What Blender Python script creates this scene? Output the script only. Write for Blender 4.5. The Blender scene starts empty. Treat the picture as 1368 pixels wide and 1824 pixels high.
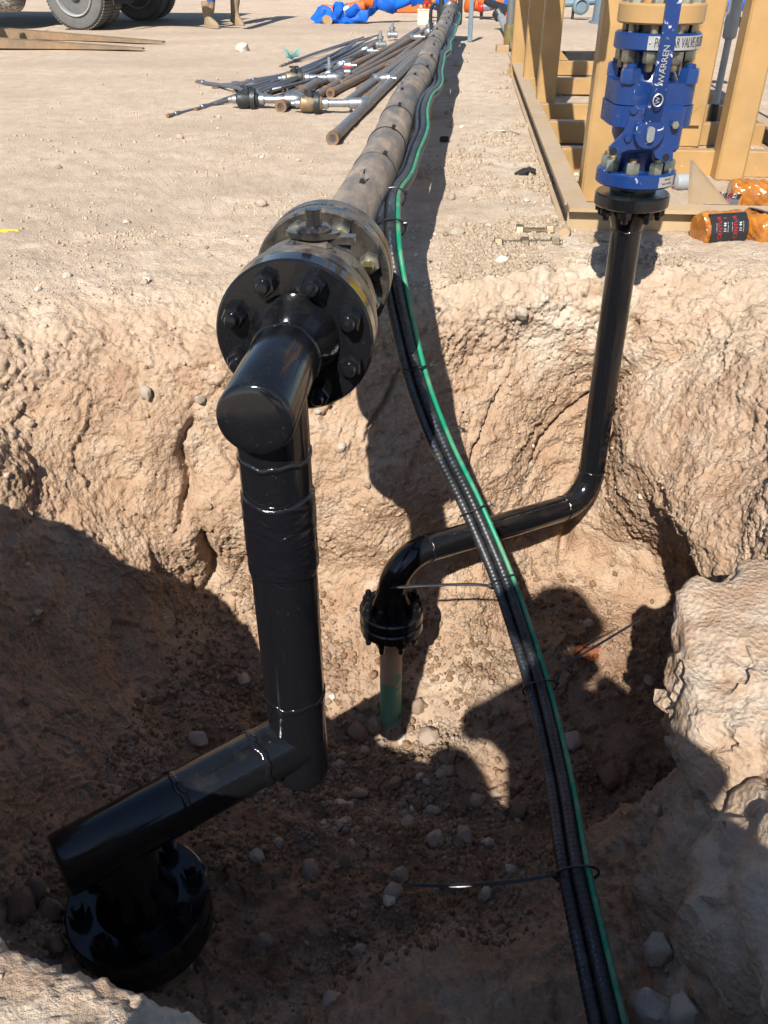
import bpy, bmesh, math, random
import numpy as np
from mathutils import Vector, Matrix

random.seed(7); RNG = np.random.default_rng(11)
R = math.radians
SC = bpy.context.scene
COL = SC.collection

# ------------------------------------------------------------------ camera
FPX, YH, CAMH = 1475.0, -90.0, 0.82          # focal length in photo pixels, horizon row, eye height
PITCH = math.atan((912 - YH) / FPX)
cam_d = bpy.data.cameras.new('camera'); cam = bpy.data.objects.new('camera', cam_d); COL.objects.link(cam)
cam.location = (0, 0, CAMH); cam.rotation_euler = (math.pi / 2 - PITCH, 0, 0)
cam_d.sensor_fit = 'VERTICAL'; cam_d.sensor_height = 36.0; cam_d.lens = 36.0 * FPX / 1824.0
cam_d.clip_start = 0.02; cam_d.clip_end = 2000
SC.camera = cam

# ------------------------------------------------------------------ light
SUN_AZ, SUN_EL = 17.0, 42.0                  # shadows run SUN_AZ degrees right of straight ahead
world = bpy.data.worlds.new('World'); SC.world = world; world.use_nodes = True
wn = world.node_tree
bg = wn.nodes['Background']; sky = wn.nodes.new('ShaderNodeTexSky')
sky.sky_type = 'NISHITA'; sky.sun_disc = False
sky.sun_elevation = R(SUN_EL); sky.sun_rotation = R(180 + SUN_AZ)
sky.altitude = 900; sky.dust_density = 0.6; sky.air_density = 1.0
wn.links.new(sky.outputs['Color'], bg.inputs['Color']); bg.inputs['Strength'].default_value = 0.092
sun_d = bpy.data.lights.new('sun', 'SUN'); sun = bpy.data.objects.new('sun', sun_d); COL.objects.link(sun)
sun_d.energy = 5.0; sun_d.angle = R(0.53); sun_d.color = (1.0, 0.95, 0.87)
tosun = Vector((-math.sin(R(SUN_AZ)) * math.cos(R(SUN_EL)), -math.cos(R(SUN_AZ)) * math.cos(R(SUN_EL)), math.sin(R(SUN_EL))))
sun.rotation_euler = tosun.to_track_quat('Z', 'Y').to_euler(); sun.location = tosun * 20
vs = SC.view_settings
vs.view_transform = 'Standard'; vs.look = 'None'; vs.gamma = 1.0; vs.use_curve_mapping = False; vs.exposure = 0.70

SC.render.engine = 'CYCLES'; cy = SC.cycles
cy.max_bounces = 5; cy.diffuse_bounces = 3; cy.glossy_bounces = 3; cy.transmission_bounces = 3; cy.transparent_max_bounces = 4
cy.caustics_reflective = False; cy.caustics_refractive = False; cy.use_adaptive_sampling = True; cy.adaptive_threshold = 0.04
cy.use_denoising = True

# ------------------------------------------------------------------ survey helpers (photo pixel -> place)
_c, _s = math.cos(PITCH), math.sin(PITCH)
def ray(px, py):
    p = py - 912.0; x = px - 684.0
    return Vector((x, FPX * _c - p * _s, -(p * _c + FPX * _s))) / FPX
def at_z(px, py, z=0.0):
    r = ray(px, py); return Vector((0, 0, CAMH)) + r * ((z - CAMH) / r.z)
def at_y(px, py, y):
    r = ray(px, py); return Vector((0, 0, CAMH)) + r * (y / r.y)
def at_d(px, py, d):
    return Vector((0, 0, CAMH)) + ray(px, py) * d
def proj(P):
    P = np.asarray(P, float); x = P[..., 0]; y = P[..., 1]; z = P[..., 2] - CAMH
    d = y * _c - z * _s; v = -(y * _s + z * _c)
    return 684 + FPX * x / d, 912 + FPX * v / d, d

# ------------------------------------------------------------------ material helpers
MATS = {}
class NT:
    def __init__(self, name):
        self.m = bpy.data.materials.new(name); self.m.use_nodes = True
        self.t = self.m.node_tree; self.b = self.t.nodes['Principled BSDF']; MATS[name] = self.m
        self.co = None
    def n(self, typ, **kw):
        nd = self.t.nodes.new(typ)
        for k, v in kw.items(): setattr(nd, k, v)
        return nd
    def l(self, a, b): self.t.links.new(a, b)
    def coord(self, kind='Object'):
        if self.co is None: self.co = self.n('ShaderNodeTexCoord')
        return self.co.outputs[kind]
    def noise(self, scale, detail=4, rough=0.55, vec=None, dist=0.0):
        nd = self.n('ShaderNodeTexNoise'); nd.inputs['Scale'].default_value = scale
        nd.inputs['Detail'].default_value = detail; nd.inputs['Roughness'].default_value = rough
        nd.inputs['Distortion'].default_value = dist
        self.l(vec if vec is not None else self.coord(), nd.inputs['Vector']); return nd.outputs['Fac']
    def voro(self, scale, feature='F1', vec=None):
        nd = self.n('ShaderNodeTexVoronoi', feature=feature); nd.inputs['Scale'].default_value = scale
        self.l(vec if vec is not None else self.coord(), nd.inputs['Vector']); return nd.outputs['Distance']
    def ramp(self, fac, stops, mode='LINEAR'):
        nd = self.n('ShaderNodeValToRGB'); cr = nd.color_ramp; cr.interpolation = mode
        while len(cr.elements) > 1: cr.elements.remove(cr.elements[-1])
        for i, (p, c) in enumerate(stops):
            e = cr.elements[0] if i == 0 else cr.elements.new(p)
            e.position = p; e.color = (c, c, c, 1) if isinstance(c, (int, float)) else (*c, 1)
        self.l(fac, nd.inputs['Fac']); return nd.outputs['Color']
    def mix(self, fac, a, b, mode='MIX'):
        nd = self.n('ShaderNodeMix', data_type='RGBA', blend_type=mode)
        for k, v in ((0, fac), (6, a), (7, b)):
            s = nd.inputs[k]
            if isinstance(v, (int, float)): s.default_value = v if k == 0 else (v, v, v, 1)
            elif isinstance(v, tuple): s.default_value = (*v, 1)
            else: self.l(v, s)
        return nd.outputs[2]
    def math(self, op, a, b=0.0):
        nd = self.n('ShaderNodeMath', operation=op)
        for s, v in ((nd.inputs[0], a), (nd.inputs[1], b)):
            if isinstance(v, (int, float)): s.default_value = v
            else: self.l(v, s)
        return nd.outputs[0]
    def maprange(self, v, a, b, c, d):
        nd = self.n('ShaderNodeMapRange')
        self.l(v, nd.inputs[0])
        for i, x in enumerate((a, b, c, d)): nd.inputs[i + 1].default_value = x
        return nd.outputs[0]
    def bump(self, h, strength=0.3, dist=0.01, prev=None):
        nd = self.n('ShaderNodeBump'); nd.inputs['Strength'].default_value = strength; nd.inputs['Distance'].default_value = dist
        self.l(h, nd.inputs['Height'])
        if prev is not None: self.l(prev, nd.inputs['Normal'])
        return nd.outputs['Normal']
    def out(self, color=None, rough=0.5, metal=0.0, normal=None, spec=None, **kw):
        def put(name, v):
            if v is None: return
            s = self.b.inputs[name]
            if isinstance(v, (int, float)): s.default_value = v
            elif isinstance(v, tuple): s.default_value = (*v, 1) if len(v) == 3 else v
            else: self.l(v, s)
        put('Base Color', color); put('Roughness', rough); put('Metallic', metal); put('Normal', normal)
        put('Specular IOR Level', spec)
        for k, v in kw.items(): put(k.replace('_', ' '), v)
        return self.m

def paint(name, col, rough=0.35, wear=None, wear_col=(.5, .45, .38), dust=0.0, dust_col=(.42, .33, .24), peel=0.06, scale=1.0, spec=0.5):
    t = NT(name)
    c = t.mix(t.ramp(t.noise(9 * scale, 5), [(.3, 0.0), (.75, 1.0)]), tuple(x * .82 for x in col), tuple(min(1, x * 1.15) for x in col))
    r = t.maprange(t.noise(30 * scale, 4), .3, .7, rough * .75, min(1, rough * 1.35))
    if wear is not None:
        w = t.ramp(t.noise(55 * scale, 6, .65, dist=.6), [(wear, 0.0), (wear + .03, 1.0)])
        c = t.mix(w, c, wear_col); r = t.mix(w, r, .75)
    if dust > 0:
        geo = t.n('ShaderNodeNewGeometry'); sx = t.n('ShaderNodeSeparateXYZ'); t.l(geo.outputs['Normal'], sx.inputs[0])
        up = t.maprange(sx.outputs['Z'], -.2, .9, .15, 1.0)
        d = t.math('MULTIPLY', t.ramp(t.noise(14 * scale, 7, .7, dist=.5), [(.62 - .4 * dust, 0.0), (.95 - .25 * dust, 1.0)]), up)
        c = t.mix(d, c, dust_col); r = t.mix(d, r, .9)
    nrm = t.bump(t.noise(260 * scale, 3), peel, .002)
    return t.out(c, r, 0.0, nrm, spec)

def metal(name, col, rough=.4, rust=None, rust_col=(.16, .075, .035), scale=1.0, met=0.9):
    t = NT(name)
    c = t.mix(t.noise(18 * scale, 5), tuple(x * .7 for x in col), col); m = met; r = t.maprange(t.noise(40 * scale, 4), .3, .7, rough * .7, rough * 1.3)
    if rust is not None:
        f = t.ramp(t.noise(12 * scale, 7, .68, dist=.4), [(rust, 0.0), (rust + .16, 1.0)])
        rc = t.mix(t.noise(50 * scale, 4), rust_col, tuple(min(1, x * 2.1) for x in rust_col))
        c = t.mix(f, c, rc); r = t.mix(f, r, .85); m = t.mix(f, met, 0.0)
    return t.out(c, r, m, t.bump(t.noise(150 * scale, 4), .15, .002))

BLACK = (.006, .0065, .008)
def black_gloss():
    t = NT('black_gloss_paint')
    speck = t.ramp(t.noise(300, 3), [(.66, 0.0), (.72, 1.0)])
    dust = t.ramp(t.noise(20, 6, .7), [(.5, 0.0), (.9, .12)])
    geo = t.n('ShaderNodeNewGeometry'); sx = t.n('ShaderNodeSeparateXYZ'); t.l(geo.outputs['Normal'], sx.inputs[0])
    up = t.maprange(sx.outputs['Z'], .2, 1.0, 0.0, 1.0)
    c = t.mix(t.math('MULTIPLY', dust, up), BLACK, (.24, .2, .16))
    c = t.mix(t.math('MULTIPLY', speck, .12), c, (.25, .23, .2))
    r = t.maprange(t.noise(24, 4), .25, .75, .06, .19)
    n1 = t.bump(t.noise(60, 3), .05, .004); n2 = t.bump(t.noise(420, 2), .045, .001, n1)
    return t.out(c, r, 0.0, n2, .5)
black_gloss()
paint('black_dusty_paint', (.012, .012, .013), .22, dust=.5, dust_col=(.30, .245, .18), peel=.12)
def tape_mat():
    t = NT('black_tape'); 
    sc = t.n('ShaderNodeMapping'); sc.inputs['Scale'].default_value = (3, 3, 40); t.l(t.coord(), sc.inputs['Vector'])
    n = t.noise(6, 6, .6, vec=sc.outputs['Vector'], dist=1.4)
    return t.out((.006, .006, .008), .14, 0.0, t.bump(n, .25, .002), .5)
tape_mat()
def old_pipe():
    t = NT('weathered_pipe_coating')
    mp = t.n('ShaderNodeMapping'); mp.inputs['Scale'].default_value = (1, .25, 1); t.l(t.coord(), mp.inputs['Vector'])
    a = t.mix(.45, t.noise(6, 5, .65, vec=mp.outputs['Vector'], dist=.8), t.noise(26, 5, .7, vec=mp.outputs['Vector'], dist=.5))
    c = t.ramp(a, [(.36, (.055, .052, .053)), (.46, (.12, .105, .093)), (.54, (.21, .165, .125)), (.63, (.36, .285, .205))])
    streak = t.ramp(t.noise(55, 5, .6, vec=mp.outputs['Vector']), [(.56, 0.0), (.76, .6)])
    c = t.mix(streak, c, (.36, .29, .215))
    return t.out(c, t.maprange(a, .3, .7, .38, .8), 0.0, t.bump(t.noise(120, 5), .25, .003))
old_pipe()
paint('tan_paint', (.37, .225, .09), .42, wear=.68, wear_col=(.52, .41, .28), dust=.12, peel=.05, scale=.6)
paint('tan_paint_dusty', (.40, .28, .15), .6, wear=.66, wear_col=(.44, .36, .27), dust=.85, dust_col=(.36, .285, .22), peel=.05, scale=.6)
paint('blue_paint', (.006, .032, .14), .3, wear=.66, wear_col=(.36, .38, .46), dust=.05, peel=.08)
paint('blue_paint_chipped', (.006, .031, .135), .3, wear=.605, wear_col=(.45, .46, .52), peel=.08)
paint('orange_paint', (.56, .12, .02), .6, wear=.62, wear_col=(.28, .13, .06), dust=.3, scale=.5, spec=.3)
paint('blue_webbing', (.010, .105, .50), .85, dust=.3, scale=.5, peel=.6, spec=.15)
paint('red_paint', (.45, .02, .018), .4)
paint('yellow_paint', (.72, .50, .012), .4, peel=.02)
paint('cream_plastic', (.58, .54, .40), .5)
paint('slate_blue_paint', (.14, .20, .24), .5, dust=.2)
paint('grey_conduit_paint', (.27, .29, .30), .4, dust=.1)
paint('green_cable_jacket', (.003, .21, .11), .42, dust=.4, peel=.02)
paint('faded_green_pipe', (.19, .42, .31), .6, wear=.45, wear_col=(.56, .43, .30), peel=.1, scale=.2)
paint('black_plastic', (.010, .010, .012), .42, dust=.1)
paint('nylon_tie', (.012, .012, .014), .35, peel=.02)
paint('rubber', (.10, .10, .098), .85, dust=.5, dust_col=(.22, .195, .165), scale=1.0, peel=.2)
paint('dark_rubber', (.014, .013, .013), .8, peel=.2)
paint('wheel_rim_paint', (.34, .34, .34), .4, wear=.6, wear_col=(.28, .22, .16), dust=.2)
paint('truck_underside', (.02, .018, .017), .7, dust=.4, dust_col=(.12, .1, .08))
paint('tank_paint', (.42, .40, .35), .55, wear=.5, wear_col=(.12, .11, .10), scale=.6)
paint('timber', (.36, .24, .13), .8, peel=.3)
metal('galvanised', (.40, .43, .46), .45, rust=.68, met=.85)
metal('zinc_nut', (.36, .36, .29), .45, rust=.62, rust_col=(.16, .11, .06))
metal('brass_nut', (.52, .44, .22), .36, met=.9)
metal('stud_steel', (.36, .30, .20), .5, rust=.52)
metal('nameplate_steel', (.58, .58, .57), .45, met=.7)
metal('rusty_pipe', (.20, .175, .15), .5, rust=.46, rust_col=(.15, .088, .052), met=.4)
metal('grey_pipe', (.19, .19, .19), .45, rust=.56, rust_col=(.13, .08, .045), met=.4)
metal('rust_end', (.18, .125, .08), .7, rust=.38, rust_col=(.13, .07, .036), met=.3)
metal('dark_rod', (.17, .185, .21), .42, rust=.74, met=.5)
metal('fork_steel', (.22, .16, .10), .6, rust=.4, rust_col=(.15, .095, .052), scale=.5, met=.3)
metal('iron_black', (.045, .05, .052), .5, rust=.7, met=.5)
t = NT('print_black'); t.out((.015, .015, .018), .5)
t = NT('print_white'); t.out((.72, .72, .70), .6)
t = NT('print_red'); t.out((.42, .015, .02), .5)
t = NT('pipe_bore'); t.out((.006, .005, .004), .9)
def conduit_mat():
    t = NT('black_conduit')
    uv = t.n('ShaderNodeUVMap'); sx = t.n('ShaderNodeSeparateXYZ'); t.l(uv.outputs['UV'], sx.inputs[0])
    # faded blue-grey factory print along one side: short uneven dashes
    du = t.math('ABSOLUTE', t.math('SUBTRACT', sx.outputs['X'], .5))
    band = t.math('LESS_THAN', du, .03)
    mp = t.n('ShaderNodeMapping'); mp.inputs['Scale'].default_value = (26, 210, 1); t.l(uv.outputs['UV'], mp.inputs['Vector'])
    ch = t.ramp(t.noise(1.0, 2, .5, vec=mp.outputs['Vector']), [(.53, 0.0), (.56, 1.0)])
    mp2 = t.n('ShaderNodeMapping'); mp2.inputs['Scale'].default_value = (0, 9, 1); t.l(uv.outputs['UV'], mp2.inputs['Vector'])
    grp = t.ramp(t.noise(1.0, 1, .5, vec=mp2.outputs['Vector']), [(.5, 0.0), (.54, 1.0)])
    f = t.math('MULTIPLY', t.math('MULTIPLY', band, ch), grp)
    d = t.ramp(t.noise(24, 6, .7), [(.48, 0.0), (.85, .5)])
    c = t.mix(d, (.013, .014, .017), (.13, .115, .10))
    c = t.mix(t.math('MULTIPLY', f, .6), c, (.09, .17, .27))
    return t.out(c, .42, 0.0, t.bump(t.noise(300, 2), .1, .001))
conduit_mat()
def stub_mat():
    t = NT('mud_coated_green_pipe')
    geo = t.n('ShaderNodeNewGeometry'); sx = t.n('ShaderNodeSeparateXYZ'); t.l(geo.outputs['Position'], sx.inputs[0])
    h = t.math('ADD', t.maprange(sx.outputs['Z'], -1.16, -.86, 0.0, 1.0), t.math('MULTIPLY', t.math('SUBTRACT', t.noise(16, 5, .65), .5), 1.7))
    c = t.mix(t.ramp(h, [(.40, 0.0), (.47, 1.0)]), (.17, .42, .30), t.mix(t.noise(40, 4), (.48, .35, .23), (.62, .48, .34)))
    return t.out(c, .7, 0, t.bump(t.noise(90, 4), .3, .003))
stub_mat()
def amber():
    t = NT('amber_film_wrap')
    c = t.ramp(t.noise(16, 5, .6, dist=.8), [(.3, (.20, .065, .008)), (.6, (.40, .15, .02)), (.8, (.5, .24, .06))])
    n = t.bump(t.noise(38, 4, .6, dist=1.6), .55, .004)
    return t.out(c, .14, 0.0, n, .6, Coat_Weight=.6, Coat_Roughness=.08)
amber()
def denim():
    t = NT('blue_denim')
    return t.out(t.mix(t.noise(9, 5), (.02, .045, .2), (.05, .085, .3)), .9, 0, t.bump(t.noise(30, 5), .6, .02))
denim()
def cloth(name, a, b):
    t = NT(name); return t.out(t.mix(t.noise(7, 5), a, b), .9, 0, t.bump(t.noise(25, 4), .5, .02))
cloth('mud_stained_cloth', (.17, .12, .075), (.32, .24, .16)); cloth('grey_shirt', (.10, .11, .13), (.16, .17, .19))
cloth('boot_leather', (.20, .14, .085), (.33, .25, .16)); cloth('skin', (.36, .21, .14), (.42, .26, .18)); cloth('dark_hair', (.02, .015, .01), (.03, .02, .015))
t = NT('hard_hat_shell'); t.out((.62, .6, .55), .35)

# soil: colour of the earth itself; pale crust on top, redder clay in the cut, brown loose dirt on the floor
def soil(name, use_attr=True):
    t = NT(name)
    if use_attr:
        at = t.n('ShaderNodeAttribute', attribute_name='soil'); sp = t.n('ShaderNodeSeparateColor'); t.l(at.outputs['Color'], sp.inputs[0])
        wall, floor_, pale = sp.outputs[0], sp.outputs[1], sp.outputs[2]; stain = at.outputs['Alpha']
    big = t.noise(2.2, 3, .6); mid = t.noise(10, 4, .65); fine = t.noise(64, 4, .68)
    crust = t.ramp(mid, [(.28, (.42, .32, .235)), (.5, (.525, .412, .308)), (.72, (.60, .49, .38))])
    crust = t.mix(t.ramp(big, [(.4, 0.0), (.68, .55)]), crust, (.44, .335, .24))
    clay = t.ramp(mid, [(.25, (.33, .205, .128)), (.5, (.44, .305, .205)), (.75, (.52, .405, .30))])
    clay = t.mix(t.ramp(big, [(.46, 0.0), (.66, .75)]), clay, (.39, .25, .16))
    if use_attr:
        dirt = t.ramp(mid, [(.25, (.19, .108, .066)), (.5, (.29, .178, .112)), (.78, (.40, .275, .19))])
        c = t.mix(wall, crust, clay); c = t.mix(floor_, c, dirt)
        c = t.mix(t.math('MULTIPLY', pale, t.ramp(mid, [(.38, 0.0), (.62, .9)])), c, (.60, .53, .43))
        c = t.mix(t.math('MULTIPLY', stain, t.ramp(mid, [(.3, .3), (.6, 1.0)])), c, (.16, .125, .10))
    else:
        c = t.mix(t.ramp(big, [(.4, 0.0), (.65, 1.0)]), crust, clay)
        c = t.mix(t.ramp(mid, [(.46, 0.0), (.64, .6)]), c, (.55, .47, .38))
    c = t.mix(t.ramp(fine, [(.32, .4), (.46, 0.0)]), c, t.mix(.5, c, (.16, .10, .065)))
    c = t.mix(t.ramp(fine, [(.62, 0.0), (.75, .5)]), c, (.62, .54, .43))
    vm = t.math('MULTIPLY', t.voro(95), .55)
    if use_attr: vm = t.math('MULTIPLY', vm, t.math('ADD', wall, floor_))
    hgt = t.math('ADD', vm, t.noise(85, 5, .72))
    n1 = t.bump(hgt, .85, .012)
    return t.out(c, .95, 0.0, n1, .15)
soil('soil'); soil('caliche_rock', False)
def stone_mat(name, a, b, d):
    t = NT(name)
    oi = t.n('ShaderNodeObjectInfo')
    c = t.ramp(t.noise(22, 6, .65), [(.3, a), (.55, b), (.75, d)])
    hv = t.n('ShaderNodeHueSaturation'); t.l(c, hv.inputs['Color']); t.l(t.maprange(oi.outputs['Random'], 0, 1, .65, 1.25), hv.inputs['Value'])
    t.l(t.maprange(oi.outputs['Random'], 0, 1, 1.15, .7), hv.inputs['Saturation'])
    return t.out(hv.outputs['Color'], .92, 0, t.bump(t.noise(90, 5, .7), .5, .004), .2)
stone_mat('stone', (.27, .19, .13), (.40, .31, .235), (.50, .43, .35))
stone_mat('pale_stone', (.42, .345, .26), (.53, .455, .36), (.62, .555, .46))
stone_mat('clay_grit', (.36, .235, .15), (.45, .315, .215), (.52, .40, .29))
stone_mat('grit', (.40, .315, .235), (.50, .405, .31), (.575, .485, .385))
stone_mat('brown_stone', (.16, .095, .055), (.26, .165, .10), (.34, .24, .16))

# ------------------------------------------------------------------ geometry helpers
def frame(z, x=None):
    z = Vector(z).normalized()
    if x is None: x = Vector((1, 0, 0)) if abs(z.x) < .9 else Vector((0, 1, 0))
    x = Vector(x); x = (x - z * x.dot(z)).normalized(); y = z.cross(x)
    return x, y, z
class Geo:
    def __init__(s): s.v = []; s.f = []; s.uv = None
    def add(s, vs_, fs): o = len(s.v); s.v += [tuple(p) for p in vs_]; s.f += [tuple(i + o for i in q) for q in fs]; return s
    def box(s, c, size, axes=None, taper=None):
        c = Vector(c); X, Y, Z = axes if axes else (Vector((1, 0, 0)), Vector((0, 1, 0)), Vector((0, 0, 1)))
        a, b, d = (q / 2 for q in size); P = []
        for k in (-1, 1):
            for j in (-1, 1):
                for i in (-1, 1):
                    tx, ty = (taper if (taper and k > 0) else (1, 1))
                    P.append(c + X * (a * i * tx) + Y * (b * j * ty) + Z * (d * k))
        return s.add(P, [(0, 2, 3, 1), (4, 5, 7, 6), (0, 1, 5, 4), (2, 6, 7, 3), (0, 4, 6, 2), (1, 3, 7, 5)])
    def lathe(s, o, axis, prof, n=32, x=None):
        """prof: (radius, height along axis)"""
        o = Vector(o); X, Y, Z = frame(axis, x); P = []; F = []
        for r, h in prof:
            for i in range(n):
                a = 2 * math.pi * i / n; P.append(o + Z * h + X * (r * math.cos(a)) + Y * (r * math.sin(a)))
        for k in range(len(prof) - 1):
            for i in range(n):
                j = (i + 1) % n; F.append((k * n + i, k * n + j, (k + 1) * n + j, (k + 1) * n + i))
        if prof[0][0] > 1e-5: F.append(tuple(reversed(range(n))))
        if prof[-1][0] > 1e-5: F.append(tuple((len(prof) - 1) * n + i for i in range(n)))
        return s.add(P, F)
    def cyl(s, o, axis, r, h, n=32, bev=0.0, x=None):
        if bev: pr = [(r - bev, 0), (r - bev * .3, bev * .3), (r, bev), (r, h - bev), (r - bev * .3, h - bev * .3), (r - bev, h)]
        else: pr = [(r, 0), (r, h)]
        return s.lathe(o, axis, pr, n, x)
    def prism(s, poly, o, X, Y, Z, h):
        o = Vector(o); n = len(poly)
        P = [o + X * a + Y * b for a, b in poly] + [o + X * a + Y * b + Z * h for a, b in poly]
        return s.add(P, [tuple(reversed(range(n))), tuple(range(n, 2 * n))] + [(i, (i + 1) % n, (i + 1) % n + n, i + n) for i in range(n)])
    def nut(s, o, axis, af, h, x=None, dome=True):
        """hexagonal nut, af = across corners / 2, chamfered"""
        X, Y, Z = frame(axis, x); o = Vector(o); P = []; F = []
        lv = [(af, 0), (af, h * .82), (af * .88, h)]
        for r, z in lv:
            for i in range(6):
                a = math.pi / 3 * i; P.append(o + Z * z + X * (r * math.cos(a)) + Y * (r * math.sin(a)))
        for k in range(2):
            for i in range(6):
                j = (i + 1) % 6; F.append((k * 6 + i, k * 6 + j, k * 6 + 6 + j, k * 6 + 6 + i))
        F += [tuple(reversed(range(6))), tuple(range(12, 18))]
        return s.add(P, F)
    def tube(s, pts, rad, n=12, cap=True, up=None, flat=None, uvv=False):
        pts = [Vector(p) for p in pts]; m = len(pts); rr = rad if hasattr(rad, '__len__') else [rad] * m
        P = []; F = []; uvs = []
        t0 = (pts[1] - pts[0]).normalized()
        X = frame(t0, up)[0]; L = 0.0
        for k in range(m):
            t = (pts[min(k + 1, m - 1)] - pts[max(k - 1, 0)]).normalized()
            X = (X - t * X.dot(t)).normalized(); Y = t.cross(X)
            if k: L += (pts[k] - pts[k - 1]).length
            for i in range(n):
                a = 2 * math.pi * i / n; q = flat if flat else 1.0
                P.append(pts[k] + X * (rr[k] * math.cos(a)) + Y * (rr[k] * q * math.sin(a))); uvs.append((i / n, L))
        for k in range(m - 1):
            for i in range(n):
                j = (i + 1) % n; F.append((k * n + i, k * n + j, (k + 1) * n + j, (k + 1) * n + i))
        if cap: F += [tuple(reversed(range(n))), tuple((m - 1) * n + i for i in range(n))]
        if uvv: s.uv = uvs
        return s.add(P, F)
    def bevel_box(s, c, size, b, axes=None):
        """box with chamfered edges: three crossing slabs as one hull"""
        c = Vector(c); X, Y, Z = axes if axes else (Vector((1, 0, 0)), Vector((0, 1, 0)), Vector((0, 0, 1)))
        bm = bmesh.new(); a, d, e = (q / 2 for q in size)
        for i in (-1, 1):
            for j in (-1, 1):
                for k in (-1, 1):
                    for (p, q, r) in ((a, d - b, e - b), (a - b, d, e - b), (a - b, d - b, e)):
                        bm.verts.new(c + X * (p * i) + Y * (q * j) + Z * (r * k))
        res = bmesh.ops.convex_hull(bm, input=bm.verts)
        bmesh.ops.dissolve_limit(bm, angle_limit=.01, verts=bm.verts, edges=bm.edges)
        bm.verts.index_update()
        s.add([v.co for v in bm.verts], [[v.index for v in f.verts] for f in bm.faces]); bm.free(); return s

def mk(name, g, mat, parent=None, sharp=35, smooth=True):
    me = bpy.data.meshes.new(name); me.from_pydata(g.v, [], g.f); me.validate()
    if smooth:
        me.polygons.foreach_set('use_smooth', [True] * len(me.polygons))
        me.set_sharp_from_angle(angle=R(sharp))
    if g.uv is not None and len(g.uv) == len(me.vertices):
        ul = me.uv_layers.new(name='UVMap'); li = np.zeros(len(me.loops), np.int32); me.loops.foreach_get('vertex_index', li)
        ul.data.foreach_set('uv', np.array(g.uv, np.float32)[li].ravel())
    me.materials.append(MATS[mat])
    o = bpy.data.objects.new(name, me); COL.objects.link(o)
    if parent is not None: setp(o, parent)
    return o
def world_inv(p):
    m = Matrix.Identity(4); q = p
    chain = []
    while q is not None: chain.append(q); q = q.parent
    for q in reversed(chain): m = m @ q.matrix_parent_inverse @ q.matrix_basis
    return m.inverted()
def setp(o, p): o.parent = p; o.matrix_parent_inverse = world_inv(p)
def tag(o, label, cat, group=None, kind=None):
    if label: o['label'] = label
    if cat: o['category'] = cat
    if group: o['group'] = group
    if kind: o['kind'] = kind
    return o
def thing(name, loc, label, cat, group=None):
    o = bpy.data.objects.new(name, None); o.location = loc; o.empty_display_size = .05; COL.objects.link(o)
    return tag(o, label, cat, group)
def copy_tree(o, loc=None, rot=None, parent=None):
    c = o.copy(); COL.objects.link(c)
    if parent is not None: c.parent = parent
    if loc is not None: c.location = loc
    if rot is not None: c.rotation_euler = rot
    for ch in o.children: copy_tree(ch, parent=c)
    return c
def smooth_path(pts, step, rad=None):
    """Catmull-Rom resample"""
    P = [Vector(p) for p in pts]; P = [P[0] * 2 - P[1]] + P + [P[-1] * 2 - P[-2]]; out = []
    for i in range(1, len(P) - 2):
        a, b, c, d = P[i - 1:i + 3]; n = max(1, int((c - b).length / step))
        for k in range(n):
            t = k / n
            out.append(.5 * ((2 * b) + (c - a) * t + (2 * a - 5 * b + 4 * c - d) * t * t + (-a + 3 * b - 3 * c + d) * t ** 3))
    out.append(P[-2]); return out
def fillet(pts, r, n=10):
    P = [Vector(p) for p in pts]; out = [P[0]]
    for i in range(1, len(P) - 1):
        a = (P[i - 1] - P[i]).normalized(); b = (P[i + 1] - P[i]).normalized(); ang = a.angle(b)
        d = r / math.tan(ang / 2); s_, e_ = P[i] + a * d, P[i] + b * d
        cen = P[i] + (a + b).normalized() * (r / math.sin(ang / 2))
        v0, v1 = s_ - cen, e_ - cen; tot = v0.angle(v1); ax = v0.cross(v1).normalized()
        for k in range(n + 1): out.append(cen + Matrix.Rotation(tot * k / n, 3, ax) @ v0)
    out.append(P[-1]); return out
def text_geo(s, size, ext=0.0):
    cu = bpy.data.curves.new('t', 'FONT'); cu.body = s; cu.size = size; cu.extrude = ext; cu.align_x = 'CENTER'; cu.align_y = 'CENTER'; cu.resolution_u = 2
    o = bpy.data.objects.new('t', cu); COL.objects.link(o)
    dg = bpy.context.evaluated_depsgraph_get(); me = o.evaluated_get(dg).to_mesh()
    v = [tuple(p.co) for p in me.vertices]; f = [tuple(p.vertices) for p in me.polygons]
    o.evaluated_get(dg).to_mesh_clear(); bpy.data.objects.remove(o); bpy.data.curves.remove(cu)
    return v, f

# ------------------------------------------------------------------ noise
_perm = np.arange(256); np.random.default_rng(3).shuffle(_perm); _perm = np.concatenate([_perm, _perm, _perm])
_gr = np.random.default_rng(5).normal(size=(256, 3)); _gr /= np.linalg.norm(_gr, axis=1)[:, None]
def pn(P):
    P = np.asarray(P, np.float64); I = np.floor(P).astype(np.int64); F = P - I; I &= 255
    U = F * F * F * (F * (F * 6 - 15) + 10); tot = 0
    for dx in (0, 1):
        for dy in (0, 1):
            for dz in (0, 1):
                h = _perm[_perm[_perm[I[..., 0] + dx] + I[..., 1] + dy] + I[..., 2] + dz]
                g = _gr[h]; w = (U[..., 0] if dx else 1 - U[..., 0]) * (U[..., 1] if dy else 1 - U[..., 1]) * (U[..., 2] if dz else 1 - U[..., 2])
                tot = tot + w * (g[..., 0] * (F[..., 0] - dx) + g[..., 1] * (F[..., 1] - dy) + g[..., 2] * (F[..., 2] - dz))
    return tot * 1.6
def fbm(P, oct=4, gain=.5):
    a = 1.0; t = 0; 
    for k in range(oct): t = t + a * pn(P * (2.03 ** k) + 17.3 * k); a *= gain
    return t
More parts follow.
